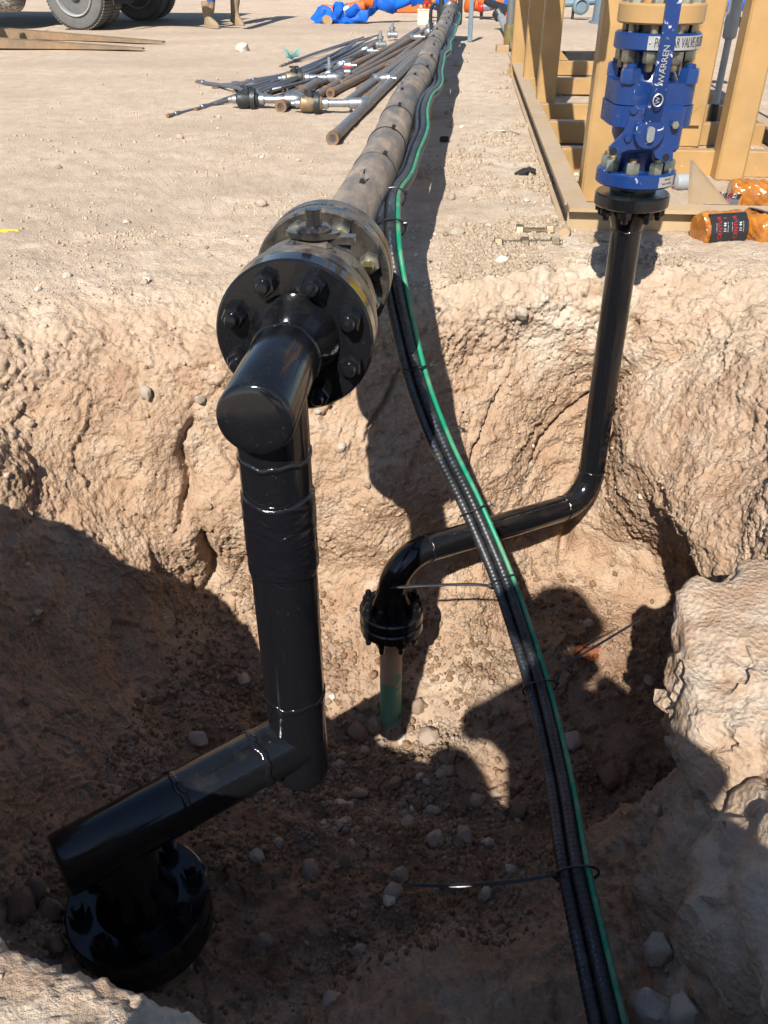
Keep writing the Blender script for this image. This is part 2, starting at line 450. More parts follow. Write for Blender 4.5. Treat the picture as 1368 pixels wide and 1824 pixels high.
def ridged(P, oct=3):
    a = 1.0; t = 0
    for k in range(oct): t = t + a * (1 - 2 * np.abs(pn(P * (2.1 ** k) + 5.7 * k))); a *= .5
    return t
def cells(P):
    """distance to nearest jittered lattice point (nodules)"""
    I = np.floor(P).astype(np.int64); best = np.full(P.shape[:-1], 9.0)
    for dx in (-1, 0, 1):
        for dy in (-1, 0, 1):
            for dz in (-1, 0, 1):
                J = I + np.array((dx, dy, dz)); K = J & 255
                h = _perm[_perm[_perm[K[..., 0]] + K[..., 1]] + K[..., 2]]
                q = J + .5 + .42 * _gr[h]
                best = np.minimum(best, ((P - q) ** 2).sum(-1))
    return np.sqrt(best)
def facets(P, tilt=1.0):
    """broken-clod relief: every jittered cell is its own tilted plane at its own height"""
    I = np.floor(P).astype(np.int64); best = np.full(P.shape[:-1], 9.0); val = np.zeros(P.shape[:-1])
    for dx in (-1, 0, 1):
        for dy in (-1, 0, 1):
            for dz in (-1, 0, 1):
                J = I + np.array((dx, dy, dz)); K = J & 255
                h = _perm[_perm[_perm[K[..., 0]] + K[..., 1]] + K[..., 2]]
                off = P - (J + .5 + .42 * _gr[h]); d2 = (off ** 2).sum(-1); m = d2 < best
                v = tilt * (off * _gr[(h * 7 + 31) & 255]).sum(-1) + .55 * _gr[(h * 3 + 11) & 255][..., 0]
                best = np.where(m, d2, best); val = np.where(m, v, val)
    return val
def sstep(a, b, x): t = np.clip((x - a) / (b - a), 0, 1); return t * t * (3 - 2 * t)

# ------------------------------------------------------------------ ground with the excavated pit (one sheet to the horizon)
# columns round the pit, each from the flat ground over the rim and down the wall to the floor
CENTRE = (0.0, 1.38, -1.12)
COLS = [ # A outer ground       B rim              C upper wall        D lower wall         E foot               F floor
 ((-1.45, .75, .02), (-.84, .98, .0), (-.83, 1.0, -.30), (-.83, 1.03, -.60), (-.74, 1.07, -.80), (-.45, 1.13, -.87)),
 ((-1.65, 1.25, .02), (-1.02, 1.28, .0), (-.95, 1.3, -.30), (-.85, 1.33, -.65), (-.70, 1.36, -.93), (-.40, 1.34, -.99)),
 ((-1.95, 1.85, .02), (-1.36, 1.72, .0), (-1.12, 1.66, -.30), (-.90, 1.6, -.65), (-.66, 1.56, -1.0), (-.34, 1.48, -1.06)),
 ((-1.55, 2.7, .01), (-1.08, 2.24, -.04), (-.96, 2.05, -.25), (-.82, 1.94, -.62), (-.60, 1.98, -1.0), (-.34, 1.64, -1.16)),
 ((-.72, 2.95, .0), (-.55, 2.38, -.05), (-.52, 2.17, -.28), (-.48, 2.08, -.66), (-.42, 2.14, -1.0), (-.24, 1.72, -1.18)),
 ((-.05, 3.0, .0), (-.03, 2.42, -.06), (-.03, 2.24, -.28), (-.02, 2.14, -.65), (.0, 2.04, -.99), (.0, 1.72, -1.21)),
 ((.42, 3.1, .0), (.33, 2.52, -.02), (.32, 2.38, -.28), (.30, 2.26, -.65), (.28, 2.12, -.95), (.20, 1.76, -1.15)),
 ((.95, 3.15, .02), (.70, 2.58, .0), (.70, 2.50, -.25), (.69, 2.45, -.60), (.62, 2.28, -.97), (.40, 1.85, -1.06)),
 ((1.55, 2.85, .02), (1.02, 2.44, .0), (.86, 2.28, -.22), (.74, 2.12, -.54), (1.02, 2.06, -.97), (.54, 1.78, -1.11)),
 ((1.85, 2.1, .02), (1.16, 2.0, .0), (.91, 1.86, -.20), (.79, 1.72, -.50), (1.28, 1.80, -.98), (.62, 1.60, -1.15)),
 ((1.80, 1.5, .02), (1.12, 1.55, -.01), (.93, 1.52, -.15), (.91, 1.47, -.50), (1.32, 1.46, -1.02), (.66, 1.42, -1.15)),
 ((1.75, .95, .02), (1.02, 1.15, -.02), (.86, 1.14, -.18), (.70, 1.16, -.52), (.60, 1.22, -.92), (.45, 1.30, -1.06)),
 ((1.45, .35, .02), (.80, .80, -.04), (.66, .86, -.22), (.52, .98, -.52), (.42, 1.09, -.82), (.30, 1.2, -1.0)),
 ((.90, -.35, .0), (.55, .32, -.05), (.45, .43, -.44), (.36, .66, -.68), (.26, .96, -.87), (.16, 1.15, -.97)),
 ((.12, -.6, .0), (.14, .17, -.06), (.12, .32, -.36), (.07, .55, -.62), (.0, .86, -.85), (.0, 1.07, -.94)),
 ((-.35, -.6, .0), (-.17, .285, -.01), (-.19, .37, -.15), (-.24, .48, -.58), (-.26, .74, -.85), (-.15, 1.0, -.92)),
 ((-1.05, -.2, .0), (-.42, .385, -.01), (-.45, .46, -.14), (-.52, .57, -.58), (-.52, .77, -.78), (-.34, 1.05, -.88)),
 ((-1.35, .3, .0), (-.70, .63, .02), (-.72, .68, -.2), (-.74, .74, -.58), (-.70, .88, -.78), (-.42, 1.08, -.85)),
]
C_ = np.array([[list(p) for p in col] + [list(CENTRE)] for col in COLS], float)     # (18,7,3)
def crm(P, u, closed):
    """Catmull-Rom along axis 0 at parameters u"""
    n = len(P); i = np.floor(u).astype(int); f = (u - i)[(...,) + (None,) * (P.ndim - 1)]
    g = (lambda k: P[k % n]) if closed else (lambda k: P[np.clip(k, 0, n - 1)])
    a, b, c, d = g(i - 1), g(i), g(i + 1), g(i + 2)
    return .5 * (2 * b + (c - a) * f + (2 * a - 5 * b + 4 * c - d) * f ** 2 + (-a + 3 * b - 3 * c + d) * f ** 3)
NU, NT_ = 1180, 400
# even spacing along the rim, a little denser at the back
uu = np.linspace(0, 18, 3601)[:-1]; rimc = crm(C_[:, 1] * .5 + C_[:, 3] * .5, uu, True)
dl = np.linalg.norm(np.roll(rimc, -1, 0) - rimc, axis=1) * np.where(rimc[:, 1] > 1.3, 1.25, 1.0)
cum = np.concatenate([[0], np.cumsum(dl)]); u_s = np.interp(np.linspace(0, cum[-1], NU + 1)[:-1], cum, np.concatenate([uu, [18]]))
colsU = crm(C_, u_s, True)                                   # (NU,7,3)
tt_knots = np.array([0, .155, .31, .46, .62, .78, 1.0])      # how the samples are shared out between A..G
t_s = np.interp(np.linspace(0, 1, NT_), tt_knots, np.arange(7))
S = np.transpose(crm(np.transpose(colsU, (1, 0, 2)), np.clip(t_s, 0, 5.9999), False), (1, 0, 2))   # (NU,NT,3)
# rings outward from A, growing
dirv = S[:, 0, :2] - np.array(CENTRE[:2]); rad0 = np.linalg.norm(dirv, axis=1); dirv /= rad0[:, None]
NR = 150; grow = np.concatenate([np.linspace(0, 1, 60)[1:] ** 1.25 * 2.2, 2.2 * (260 / 2.2) ** (np.arange(1, NR - 58) / (NR - 59))])
OUT = np.zeros((NU, len(grow), 3)); OUT[..., :2] = S[:, None, 0, :2] + dirv[:, None] * grow[None, :, None]
OUT[..., 2] = S[:, None, 0, 2] * np.exp(-grow / .8)[None]
G3 = np.concatenate([OUT[:, ::-1], S], axis=1); NTT = G3.shape[1]
tpar = np.concatenate([np.full(len(grow), -.01), t_s]); TP = np.broadcast_to(tpar, (NU, NTT))
def gnormals(P):
    du = np.roll(P, -1, 0) - np.roll(P, 1, 0); dt = np.gradient(P, axis=1)
    n = np.cross(du, dt); L = np.linalg.norm(n, axis=2, keepdims=True); n = n / np.maximum(L, 1e-12)
    m = n[:, 100, 2].mean(); return n if m > 0 else -n
X, Y, Z = G3[..., 0], G3[..., 1], G3[..., 2]
N0 = gnormals(G3)
wallw = sstep(.75, 1.35, TP) * (1 - sstep(4.0, 4.8, TP)); floorw = sstep(3.9, 4.6, TP); gw = 1 - sstep(.6, 1.2, TP)
rimw = sstep(.35, 1.0, TP) * (1 - sstep(1.3, 2.2, TP))
fade = 1 - sstep(5.5, 6.0, TP)
nearr = np.exp(-np.maximum(0, np.hypot(X, Y) - 3.5) / 3.0)
Q = G3 * np.array((1, 1, .8))
d = np.zeros((NU, NTT))
big = len(grow)
def wfx(F, lo=-1, hi=9):
    sel = np.where((tpar > lo) & (tpar < hi) & (np.arange(NTT) >= big))[0]; out = np.zeros((NU, NTT)); out[:, sel] = F(G3[:, sel]); return out
d += wallw * wfx(lambda q: .058 * fbm(q * 2.8, 2) + .010 * facets(q * np.array((7, 7, 6.)) + .5 * fbm(q * 4, 2)[..., None], 1.3), .7, 4.85) * (1 - .55 * (1 - sstep(.55, 1.0, Y)))
k0 = len(grow) - 45
cl = np.full((NU, NTT), .6); cl[:, k0:] = cells(G3[:, k0:] * 16 + .6 * fbm(G3[:, k0:] * 6, 2)[..., None])
d += (wallw * .9 + rimw * .4) * .010 * np.clip(.62 - cl, 0, 1) * 2 * wfx(lambda q: sstep(-.1, .35, fbm(q * 4 + 9, 2)), .3, 4.85)
d += (wallw * 1.0 + rimw * .6) * wfx(lambda q: .0052 * facets(q * 21 + .4 * fbm(q * 9, 2)[..., None], 1.2) + .0035 * facets(q * 52, 1.2) + .006 * fbm(q * 15, 2) + .006 * fbm(q * 80, 2, .7), .3, 4.85)
# stepped ledges below the rim
d += (rimw + .35 * wallw) * .020 * wfx(lambda q: np.abs(pn(q * np.array((5, 5, 15.)) + 40)), .3, 4.85)
d += gw * nearr * (.010 * fbm(G3 * 2.2, 2) + .0065 * fbm(G3 * 9, 3) + .0045 * np.clip(.55 - cl, 0, 1) + .0032 * fbm(G3 * 45, 2, .7))
d += gw * (1 - nearr) * .02 * fbm(G3 * .7, 2)
k1 = len(grow) + 220
fc = np.full((NU, NTT), .6); fc[:, k1:] = cells(G3[:, k1:] * 24 + .5 * fbm(G3[:, k1:] * 8, 2)[..., None])
d += floorw * fade * (wfx(lambda q: .045 * fbm(q * 4.5, 2) + .014 * facets(q * 14 + .6 * fbm(q * 8, 2)[..., None], 1.2) + .008 * fbm(q * 40, 2), 3.85, 9) + .016 * np.clip(.6 - fc, 0, 1))
# fissures in the cut: (x, y), lean, depth range, width, depth
def crack(x0, lean, z0, z1, w, dep, ymin, wob=.03):
    global d
    xc = x0 + lean * (Z - z0) + wob * pn(np.stack([Z * 7, Z * 0 + x0 * 9, Z * 0], -1))
    m = np.exp(-((X - xc) / w) ** 2) * sstep(z1 - .06, z1 + .06, Z) * (1 - sstep(z0 - .05, z0 + .05, Z)) * (Y > ymin)
    d -= dep * m
crack(-.585, .16, -.30, -.62, .014, .045, 1.6, .07); crack(-.56, -.1, -.66, -.9, .020, .06, 1.6, .08)
crack(-.47, -.45, -.40, -.9, .012, .035, 1.6)
crack(.735, .22, -.45, -.92, .016, .10, 1.9, .02)
crack(.90, .85, -.15, -.6, .010, .04, 1.5)
crack(-.30, .5, -.20, -.5, .010, .03, 1.8)
crack(.12, .6, -.12, -.4, .009, .03, 1.8); crack(.40, .5, -.3, -.62, .008, .03, 1.8)
d *= 1 - .6 * (1 - sstep(.5, .75, Y)) * (TP > .5) * (TP < 2.2)
P3 = G3 + N0 * d[..., None]
# bank of loose dirt along the near right foot and a low spoil hump left of it
N3 = gnormals(P3)
nv = NU * NTT
vid = np.arange(nv).reshape(NU, NTT)
a_, b_ = vid, np.roll(vid, -1, 0)
quads = np.stack([a_[:, :-1], b_[:, :-1], b_[:, 1:], a_[:, 1:]], -1).reshape(-1, 4)
f0 = quads[NTT * 3 + 100]; vv = P3.reshape(-1, 3)
nz = np.cross(vv[f0[1]] - vv[f0[0]], vv[f0[3]] - vv[f0[0]])[2]
if nz < 0: quads = quads[:, ::-1]
me = bpy.data.meshes.new('ground'); me.vertices.add(nv); me.vertices.foreach_set('co', vv.astype(np.float32).ravel())
nq = len(quads); me.loops.add(nq * 4); me.loops.foreach_set('vertex_index', quads.astype(np.int32).ravel())
me.polygons.add(nq); me.polygons.foreach_set('loop_start', np.arange(0, nq * 4, 4, dtype=np.int32))
me.polygons.foreach_set('use_smooth', np.ones(nq, bool)); me.update(calc_edges=True)
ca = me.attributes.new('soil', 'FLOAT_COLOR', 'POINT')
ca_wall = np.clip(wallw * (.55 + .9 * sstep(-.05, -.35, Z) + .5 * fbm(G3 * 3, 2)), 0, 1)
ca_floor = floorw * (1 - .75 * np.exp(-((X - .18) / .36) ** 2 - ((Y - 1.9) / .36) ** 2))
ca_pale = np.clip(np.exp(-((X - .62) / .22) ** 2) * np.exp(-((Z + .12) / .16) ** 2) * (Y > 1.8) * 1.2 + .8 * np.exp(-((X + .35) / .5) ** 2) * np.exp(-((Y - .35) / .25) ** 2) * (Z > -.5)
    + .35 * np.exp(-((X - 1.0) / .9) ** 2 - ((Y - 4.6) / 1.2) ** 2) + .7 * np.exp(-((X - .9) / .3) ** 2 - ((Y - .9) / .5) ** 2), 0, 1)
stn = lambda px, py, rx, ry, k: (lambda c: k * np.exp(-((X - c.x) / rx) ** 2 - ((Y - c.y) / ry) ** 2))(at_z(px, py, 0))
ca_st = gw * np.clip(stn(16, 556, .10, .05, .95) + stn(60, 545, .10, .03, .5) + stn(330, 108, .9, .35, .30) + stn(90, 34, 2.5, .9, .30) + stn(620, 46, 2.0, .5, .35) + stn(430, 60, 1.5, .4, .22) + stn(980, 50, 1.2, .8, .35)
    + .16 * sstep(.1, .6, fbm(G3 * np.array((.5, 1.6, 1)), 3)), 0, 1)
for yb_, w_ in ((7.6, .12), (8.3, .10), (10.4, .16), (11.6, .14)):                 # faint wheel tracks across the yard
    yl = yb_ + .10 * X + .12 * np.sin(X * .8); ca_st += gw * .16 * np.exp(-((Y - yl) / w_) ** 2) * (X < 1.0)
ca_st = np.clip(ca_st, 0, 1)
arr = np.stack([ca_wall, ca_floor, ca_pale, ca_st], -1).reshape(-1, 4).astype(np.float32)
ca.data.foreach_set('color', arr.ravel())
me.materials.append(MATS['soil'])
ground = bpy.data.objects.new('ground', me); COL.objects.link(ground)
tag(ground, 'pale caliche ground with the rough pit dug into it', None, kind='structure')
_PX, _PY, _PD = proj(vv)
_vis = (vv[:, 1] > .2)
def ground_at_px(px, py):
    """terrain point seen at a photo pixel (nearest surface)"""
    k = np.where(_vis & (np.abs(_PX - px) < 6) & (np.abs(_PY - py) < 6))[0]
    if len(k) == 0: return at_z(px, py, 0)
    i = k[np.argmin(_PD[k])]; return Vector(vv[i])
_N = N3.reshape(-1, 3)

# ------------------------------------------------------------------ main line: black spool, ball valve, weathered pipe
YAW = R(5.5); U = Vector((math.sin(YAW), math.cos(YAW), 0)); UR = Vector((math.cos(YAW), -math.sin(YAW), 0)); UP = Vector((0, 0, 1))
P0 = at_d(524, 603, FPX * .273 / 284); AX = P0.z
def on(s_, r=0.0, h=0.0): return P0 + U * s_ + UR * r + UP * h
FR, BC, PR = .1365, .106, .0575
def flange_prof(r, th, bev=.004): return [(r - bev, 0), (r, bev), (r, th - bev), (r - bev, th)]
def bolt_ring(parent, o, axis, x, bc, n, phase, nut_r, nut_h, stud_r, stud_l, mnut, mstud, skip=(), name='nut', jit=True):
    """nuts on a face with the stud end of each as its sub-part"""
    Xv, Yv, Zv = frame(axis, x)
    for i in range(n):
        if i in skip: continue
        a = phase + 2 * math.pi * i / n; p = Vector(o) + Xv * (bc * math.cos(a)) + Yv * (bc * math.sin(a))
        tw = random.uniform(0, 1) if jit else 0
        nx = Xv * math.cos(tw) + Yv * math.sin(tw)
        k = mk(name, Geo().nut(p, Zv, nut_r, nut_h, nx), mnut, parent, 25)
        g = Geo().lathe(p + Zv * (nut_h * .9), Zv, [(stud_r, 0), (stud_r, stud_l * .8), (stud_r * .8, stud_l), (stud_r * .35, stud_l * 1.02)], 12)
        mk('stud', g, mstud, k)
def weld_ring(name, o, axis, r, w, parent, mat='black_gloss_paint', lumps=44):
    X_, Y_, Z_ = frame(axis); g = Geo(); P = []; F = []; n = 132; m = 7
    for i in range(n):
        a = 2 * math.pi * i / n; e = X_ * math.cos(a) + Y_ * math.sin(a); hh = .75 + .25 * abs(math.sin(a * lumps / 2)) + .08 * math.sin(a * 3.3)
        sh = .18 * w * math.sin(a * 5 + 1) + .1 * w * math.sin(a * 11)
        for k in range(m):
            q = math.pi * k / (m - 1); P.append(Vector(o) + e * (r - .001 + .0038 * hh * math.sin(q)) + Z_ * (w / 2 * math.cos(q) + sh))
    for i in range(n):
        for k in range(m - 1):
            j = (i + 1) % n; F.append((i * m + k, i * m + k + 1, j * m + k + 1, j * m + k))
    g.add(P, F); return mk(name, g, mat, parent, 60)

DS = -.205                                   # where the down pipe leaves the stub
dpx = on(DS); ENDZ = AX - .885; LRZ = AX - .770
bf = at_d(245, 1600, .273 * FPX / 250)       # centre of bottom flange (top face)
spool = thing('pipe_spool', (dpx.x, dpx.y, ENDZ), 'glossy black welded pipe spool dropping from the valve into the pit and turning left', 'pipe')
g = Geo().lathe(on(0), U, flange_prof(FR, .043), 72); mk('flange', g, 'black_gloss_paint', spool)
g = Geo().lathe(on(.002), -U, [(.079, 0), (.077, .012), (.067, .04), (.0595, .062), (PR, .075)], 48); mk('weld_neck', g, 'black_gloss_paint', spool)
weld_ring('weld_bead', on(-.078), U, PR, .012, spool)
g = Geo().lathe(on(-.072), -U, [(PR, 0), (PR, .222), (PR - .002, .227), (PR - .006, .230), (PR - .02, .2315), (.012, .2325), (.0001, .2325)], 64); mk('stub_pipe', g, 'black_gloss_paint', spool)
bolt_ring(spool, on(-.001), -U, UR, BC, 8, R(22.5), .0205, .024, .0115, .017, 'black_gloss_paint', 'black_gloss_paint')
zz = [0, .15, .3, .45, .6, .72, .845]
g = Geo().lathe((dpx.x, dpx.y, AX), -UP, [(PR, z) for z in zz[:7]] + [(PR - .001, .868), (PR - .006, .879), (PR - .014, .884), (.001, .886)], 64); mk('down_pipe', g, 'black_gloss_paint', spool)
weld_ring('weld_bead', (dpx.x, dpx.y, AX - .107), UP, PR, .012, spool)
weld_ring('weld_bead', (dpx.x, dpx.y, AX - .640), UP, PR, .015, spool)
# shrink tape wrap, wrinkled
def wrap(o, axis, r, L, seed, amp):
    X_, Y_, Z_ = frame(axis); n, m = 120, 60; A, H = np.meshgrid(np.arange(n) / n * 2 * np.pi, np.arange(m) / (m - 1), indexing='ij')
    q = np.stack([np.cos(A) * 1.6, np.sin(A) * 1.6, H * 9 + .9 * np.sin(A * 2 + seed)], -1)
    rr = r + amp * (.5 + np.abs(ridged(q + seed, 2)) * .5) + .0006; rr[:, 0] = rr[:, -1] = r - .0005
    hh = H * L + .008 * np.sin(A * 3 + seed) * (H - .5)
    ex = np.array(X_); ey = np.array(Y_); ez = np.array(Z_)
    P = np.array(o) + (np.cos(A) * rr)[..., None] * ex + (np.sin(A) * rr)[..., None] * ey + hh[..., None] * ez
    g = Geo(); F = [(i * m + k, ((i + 1) % n) * m + k, ((i + 1) % n) * m + k + 1, i * m + k + 1) for i in range(n) for k in range(m - 1)]
    g.add(P.reshape(-1, 3), F); return g
mk('tape_wrap', wrap((dpx.x, dpx.y, AX - .33), UP, PR + .0006, .155, 3, .0024), 'black_tape', spool, 60)
for k in range(9):                           # loose edges and creases of the wrap
    z0 = AX - .155 - .021 * k - (.01 if k % 2 else 0); a0 = random.uniform(-2.6, -1.6); a1 = a0 + random.uniform(.8, 2.4); sl = random.uniform(-.02, .02)
    cr = [Vector((dpx.x + (PR + .0022) * math.cos(a), dpx.y + (PR + .0022) * math.sin(a), z0 + sl * (a - a0) + .003 * math.sin(a * 7 + k))) for a in np.linspace(a0, a1, 26)]
    mk('tape_crease', Geo().tube(cr, [.0003 + .0009 * math.sin(math.pi * i / 25) for i in range(26)], 6), 'black_tape', spool)
# lower run to the bottom flange
lr0 = Vector((dpx.x, dpx.y, LRZ)); lr1 = Vector((bf.x, bf.y, LRZ)); LD = (lr1 - lr0).normalized(); lrL = (lr1 - lr0).length
g = Geo().lathe(lr0, LD, [(PR, 0), (PR, lrL * .5), (PR, lrL + .102), (PR - .002, lrL + .107), (PR - .008, lrL + .109), (.001, lrL + .110)], 64); mk('lower_run', g, 'black_gloss_paint', spool)
weld_ring('weld_bead', lr0 + LD * .098, LD, PR, .016, spool); weld_ring('weld_bead', lr0 + LD * .262, LD, PR, .014, spool)
g = Geo().lathe((bf.x, bf.y, LRZ), -UP, [(PR, 0), (PR, LRZ - bf.z - .07), (.066, LRZ - bf.z - .04), (.077, LRZ - bf.z - .008), (.079, LRZ - bf.z + .001)], 48); mk('bottom_neck', g, 'black_gloss_paint', spool)
g = Geo().lathe((bf.x, bf.y, bf.z), -UP, flange_prof(FR, .043), 72); mk('flange', g, 'black_gloss_paint', spool)
bolt_ring(spool, (bf.x, bf.y, bf.z + .001), UP, (1, 0, 0), BC, 8, R(22.5), .0205, .024, .0115, .02, 'black_gloss_paint', 'black_gloss_paint')
rb = thing('buried_flange', (bf.x, bf.y, bf.z - .2), 'black flange half buried in dirt below the bottom flange of the spool', 'pipe flange')
mk('flange', Geo().lathe((bf.x, bf.y, bf.z - .047), -UP, flange_prof(FR, .043), 64), 'black_gloss_paint', rb)
mk('pipe', Geo().cyl((bf.x, bf.y, bf.z - .088), -UP, PR, .2, 40), 'black_gloss_paint', rb)

# ball valve between the spool and the old pipe
vb = thing('ball_valve', on(.2, 0, -FR), 'black dusty ball valve with bare stem on top, bolted behind the spool', 'valve')
mk('end_flange', Geo().lathe(on(.047), U, flange_prof(FR - .001, .040, .005), 72), 'black_dusty_paint', vb)
g = Geo().lathe(on(.085), U, [(.128, 0), (.129, .004), (.129, .018), (.1235, .022), (.1245, .026), (.1245, .082), (.119, .092), (.096, .102), (.088, .12), (.086, .225)], 72); mk('body', g, 'black_dusty_paint', vb)
mk('end_flange', Geo().lathe(on(.305), U, flange_prof(FR, .043, .004), 72), 'black_dusty_paint', vb)
bolt_ring(vb, on(.304), -U, UR, BC, 8, R(22.5), .0205, .024, .0115, .018, 'zinc_nut', 'brass_nut')
sb = on(.152, .016, .100)
g = Geo().bevel_box(sb + UP * .010 - UR * .008, (.085, .058, .036), .010, (UR, U, UP)); mk('stem_housing', g, 'black_dusty_paint', vb)
pl = [(.043 * math.cos(a) * (1 + .12 * math.cos(2 * a)), .030 * math.sin(a)) for a in np.linspace(0, 2 * math.pi, 40)[:-1]]
sp = mk('stop_plate', Geo().prism(pl, sb + UP * .031 - UR * .002, UR, U, UP, .009), 'black_dusty_paint', vb)
g = Geo().box(sb + UP * .027 + UR * .05, (.045, .026, .013), (UR, U, UP)); mk('stop_lug', g, 'black_dusty_paint', vb)
mk('stem_collar', Geo().lathe(sb + UP * .0405, UP, [(.031, 0), (.031, .004), (.025, .010), (.019, .011)], 32), 'black_dusty_paint', vb)
stp = [(.0165 * math.cos(a) if abs(math.cos(a)) < .8 else math.copysign(.0132, math.cos(a)), .0165 * math.sin(a)) for a in np.linspace(0, 2 * math.pi, 28)[:-1]]
mk('stem', Geo().prism(stp, sb + UP * .048, UR, U, UP, .031), 'black_dusty_paint', vb, 30)
# raised rating tag on the side of the body
ta = R(35); tn = UR * math.cos(ta) + UP * math.sin(ta); tt = UP * math.cos(ta) - UR * math.sin(ta)
tg = mk('rating_tag', Geo().bevel_box(on(.128) + tn * .1245, (.05, .03, .004), .001, (tt, U, tn)), 'black_dusty_paint', vb)
for k in range(3):
    mk('embossed_line', Geo().box(on(.120 + .008 * k) + tn * .1268, (.036 - .006 * k, .003, .002), (tt, U, tn)), 'black_dusty_paint', tg)

# weathered line running to the far manifold
LEN = (at_z(812, 22, AX) - on(.39)).length
ml = thing('flow_line', on(.39 + LEN / 2, 0, -.066), 'long weathered brown steel pipe running from the ball valve into the distance', 'pipe')
mk('flange', Geo().lathe(on(.350), U, flange_prof(FR, .043, .004), 72), 'black_dusty_paint', ml)
mk('weld_neck', Geo().lathe(on(.392), U, [(.079, 0), (.07, .03), (.066, .09)], 40), 'weathered_pipe_coating', ml)
MR = .0645
pts = [on(.47 + LEN * k / 90, .006 * math.sin(k * .21), .004 * math.sin(k * .33)) for k in range(91)]
mk('pipe', Geo().tube(pts, MR, 40), 'weathered_pipe_coating', ml)
sband = .56; nb = 0
while sband < LEN and nb < 26:
    o = on(sband, .006 * math.sin((sband - .47) / LEN * 90 * .21)); tl = Vector((U.x + random.uniform(-.12, .12), U.y, random.uniform(-.12, .12)))
    X_, Y_, Z_ = frame(tl); ring = [o + X_ * (MR + .0012) * math.cos(a) + Y_ * (MR + .0012) * math.sin(a) for a in np.linspace(0, 2 * math.pi, 49)]
    b = mk('band', Geo().tube(ring, .0017, 6, cap=False), 'nylon_tie', ml)
    ha = R(random.uniform(48, 95)); e = UR * math.cos(ha) + UP * math.sin(ha)
    mk('band_head', Geo().bevel_box(o + e * (MR + .006), (.012, .016, .014), .002, (e.cross(U), U, e)), 'nylon_tie', b)
    if nb % 4 == 1: mk('band_tail', Geo().tube([o + e * (MR + .005) + U * .005, o + e * (MR + .022) + U * .012, o + e * (MR + .03) + U * .03], [.003, .003, .0015], 6), 'nylon_tie', b)
    sband += .27 + .12 * random.random() + (.03 * nb); nb += 1
# timber rests carrying the pipe
for k, s_ in enumerate((2.5, 4.0, 5.6)):
    o = on(s_); w = mk('timber_block', Geo().bevel_box((o.x, o.y, (AX - MR) / 2 - .01), (.11, .10, AX - MR + .012), .006, (UR, U, UP)), 'timber')
    tag(w, ('timber block under the flow line nearest the pit', 'timber block under the middle of the flow line', 'timber block under the far end of the flow line')[k], 'timber block', 'timber blocks under the flow line')

# ------------------------------------------------------------------ small riser with elbows, lower stub
rt = at_d(1125, 352, .195 * FPX / 130)                      # centre of the riser's top flange
lf = at_d(697, 1098, .182 * FPX / 112)                      # centre between the lower flanges
RF, RBC, RP = .0975, .0755, .0405
eb = at_y(1046, 893, rt.y - .02)
RISER = thing('riser_pipe', (lf.x, lf.y, lf.z), 'thin glossy black riser pipe with two elbows leading up to the blue valve', 'pipe')
topz = rt.z
kink = at_d(714, 985, proj(np.array(lf))[2] - .085)
pth = [Vector((rt.x, rt.y, topz - .07)), Vector((eb.x, eb.y, eb.z)), Vector((lf.x, lf.y, at_y(697, 1000, lf.y).z + .01)), Vector((lf.x, lf.y, lf.z + .075))]
path = fillet(pth, .105, 14)
dense = []
for a, b in zip(path[:-1], path[1:]):
    n = max(1, int((b - a).length / .03)); dense += [a.lerp(b, k / n) for k in range(n)]
dense.append(path[-1])
mk('pipe', Geo().tube(dense, RP, 40), 'black_gloss_paint', RISER)
for i in (1, 15, 16, 30): weld_ring('weld_bead', path[i], (path[min(i + 1, len(path) - 1)] - path[i - 1]), RP, .010, RISER, lumps=30)
mk('weld_neck', Geo().lathe((rt.x, rt.y, topz - .02), -UP, [(.058, 0), (.055, .02), (.046, .045), (RP + .001, .06)], 40), 'black_gloss_paint', RISER)
weld_ring('weld_bead', (rt.x, rt.y, topz - .083), UP, RP, .010, RISER, lumps=30)
mk('flange', Geo().lathe((rt.x, rt.y, topz + .016), -UP, flange_prof(RF, .034), 64), 'black_gloss_paint', RISER)
mk('raised_face', Geo().cyl((rt.x, rt.y, topz + .015), UP, .06, .012, 40), 'black_gloss_paint', RISER)
bolt_ring(RISER, (rt.x, rt.y, topz - .018), -UP, (1, 0, 0), RBC, 8, R(22.5), .0165, .021, .009, .014, 'black_gloss_paint', 'black_gloss_paint')
mk('weld_neck', Geo().lathe((lf.x, lf.y, lf.z + .032), UP, [(.062, 0), (.058, .02), (.046, .05), (RP + .001, .068)], 40), 'black_gloss_paint', RISER)
mk('flange', Geo().lathe((lf.x, lf.y, lf.z + .002), UP, flange_prof(RF * .94, .034), 64), 'black_gloss_paint', RISER)
bolt_ring(RISER, (lf.x, lf.y, lf.z + .036), UP, (1, 0, 0), RBC * .95, 8, R(22.5), .0165, .02, .009, .02, 'black_gloss_paint', 'black_gloss_paint')
ST = thing('buried_pipe', (lf.x, lf.y, lf.z - .5), 'tan and faded green pipe rising from the pit floor to the lower black flange', 'pipe')
mk('flange', Geo().lathe((lf.x, lf.y, lf.z - .003), -UP, flange_prof(RF * .94, .034), 64), 'black_gloss_paint', ST)
bolt_ring(ST, (lf.x, lf.y, lf.z - .038), -UP, (1, 0, 0), RBC * .95, 8, R(22.5), .0165, .018, .009, .028, 'black_gloss_paint', 'black_gloss_paint')
mk('pipe', Geo().lathe((lf.x, lf.y, lf.z - .036), -UP, [(.042, 0), (.034, .02), (.0335, .1), (.0335, .2), (.0335, .5)], 36), 'mud_coated_green_pipe', ST)

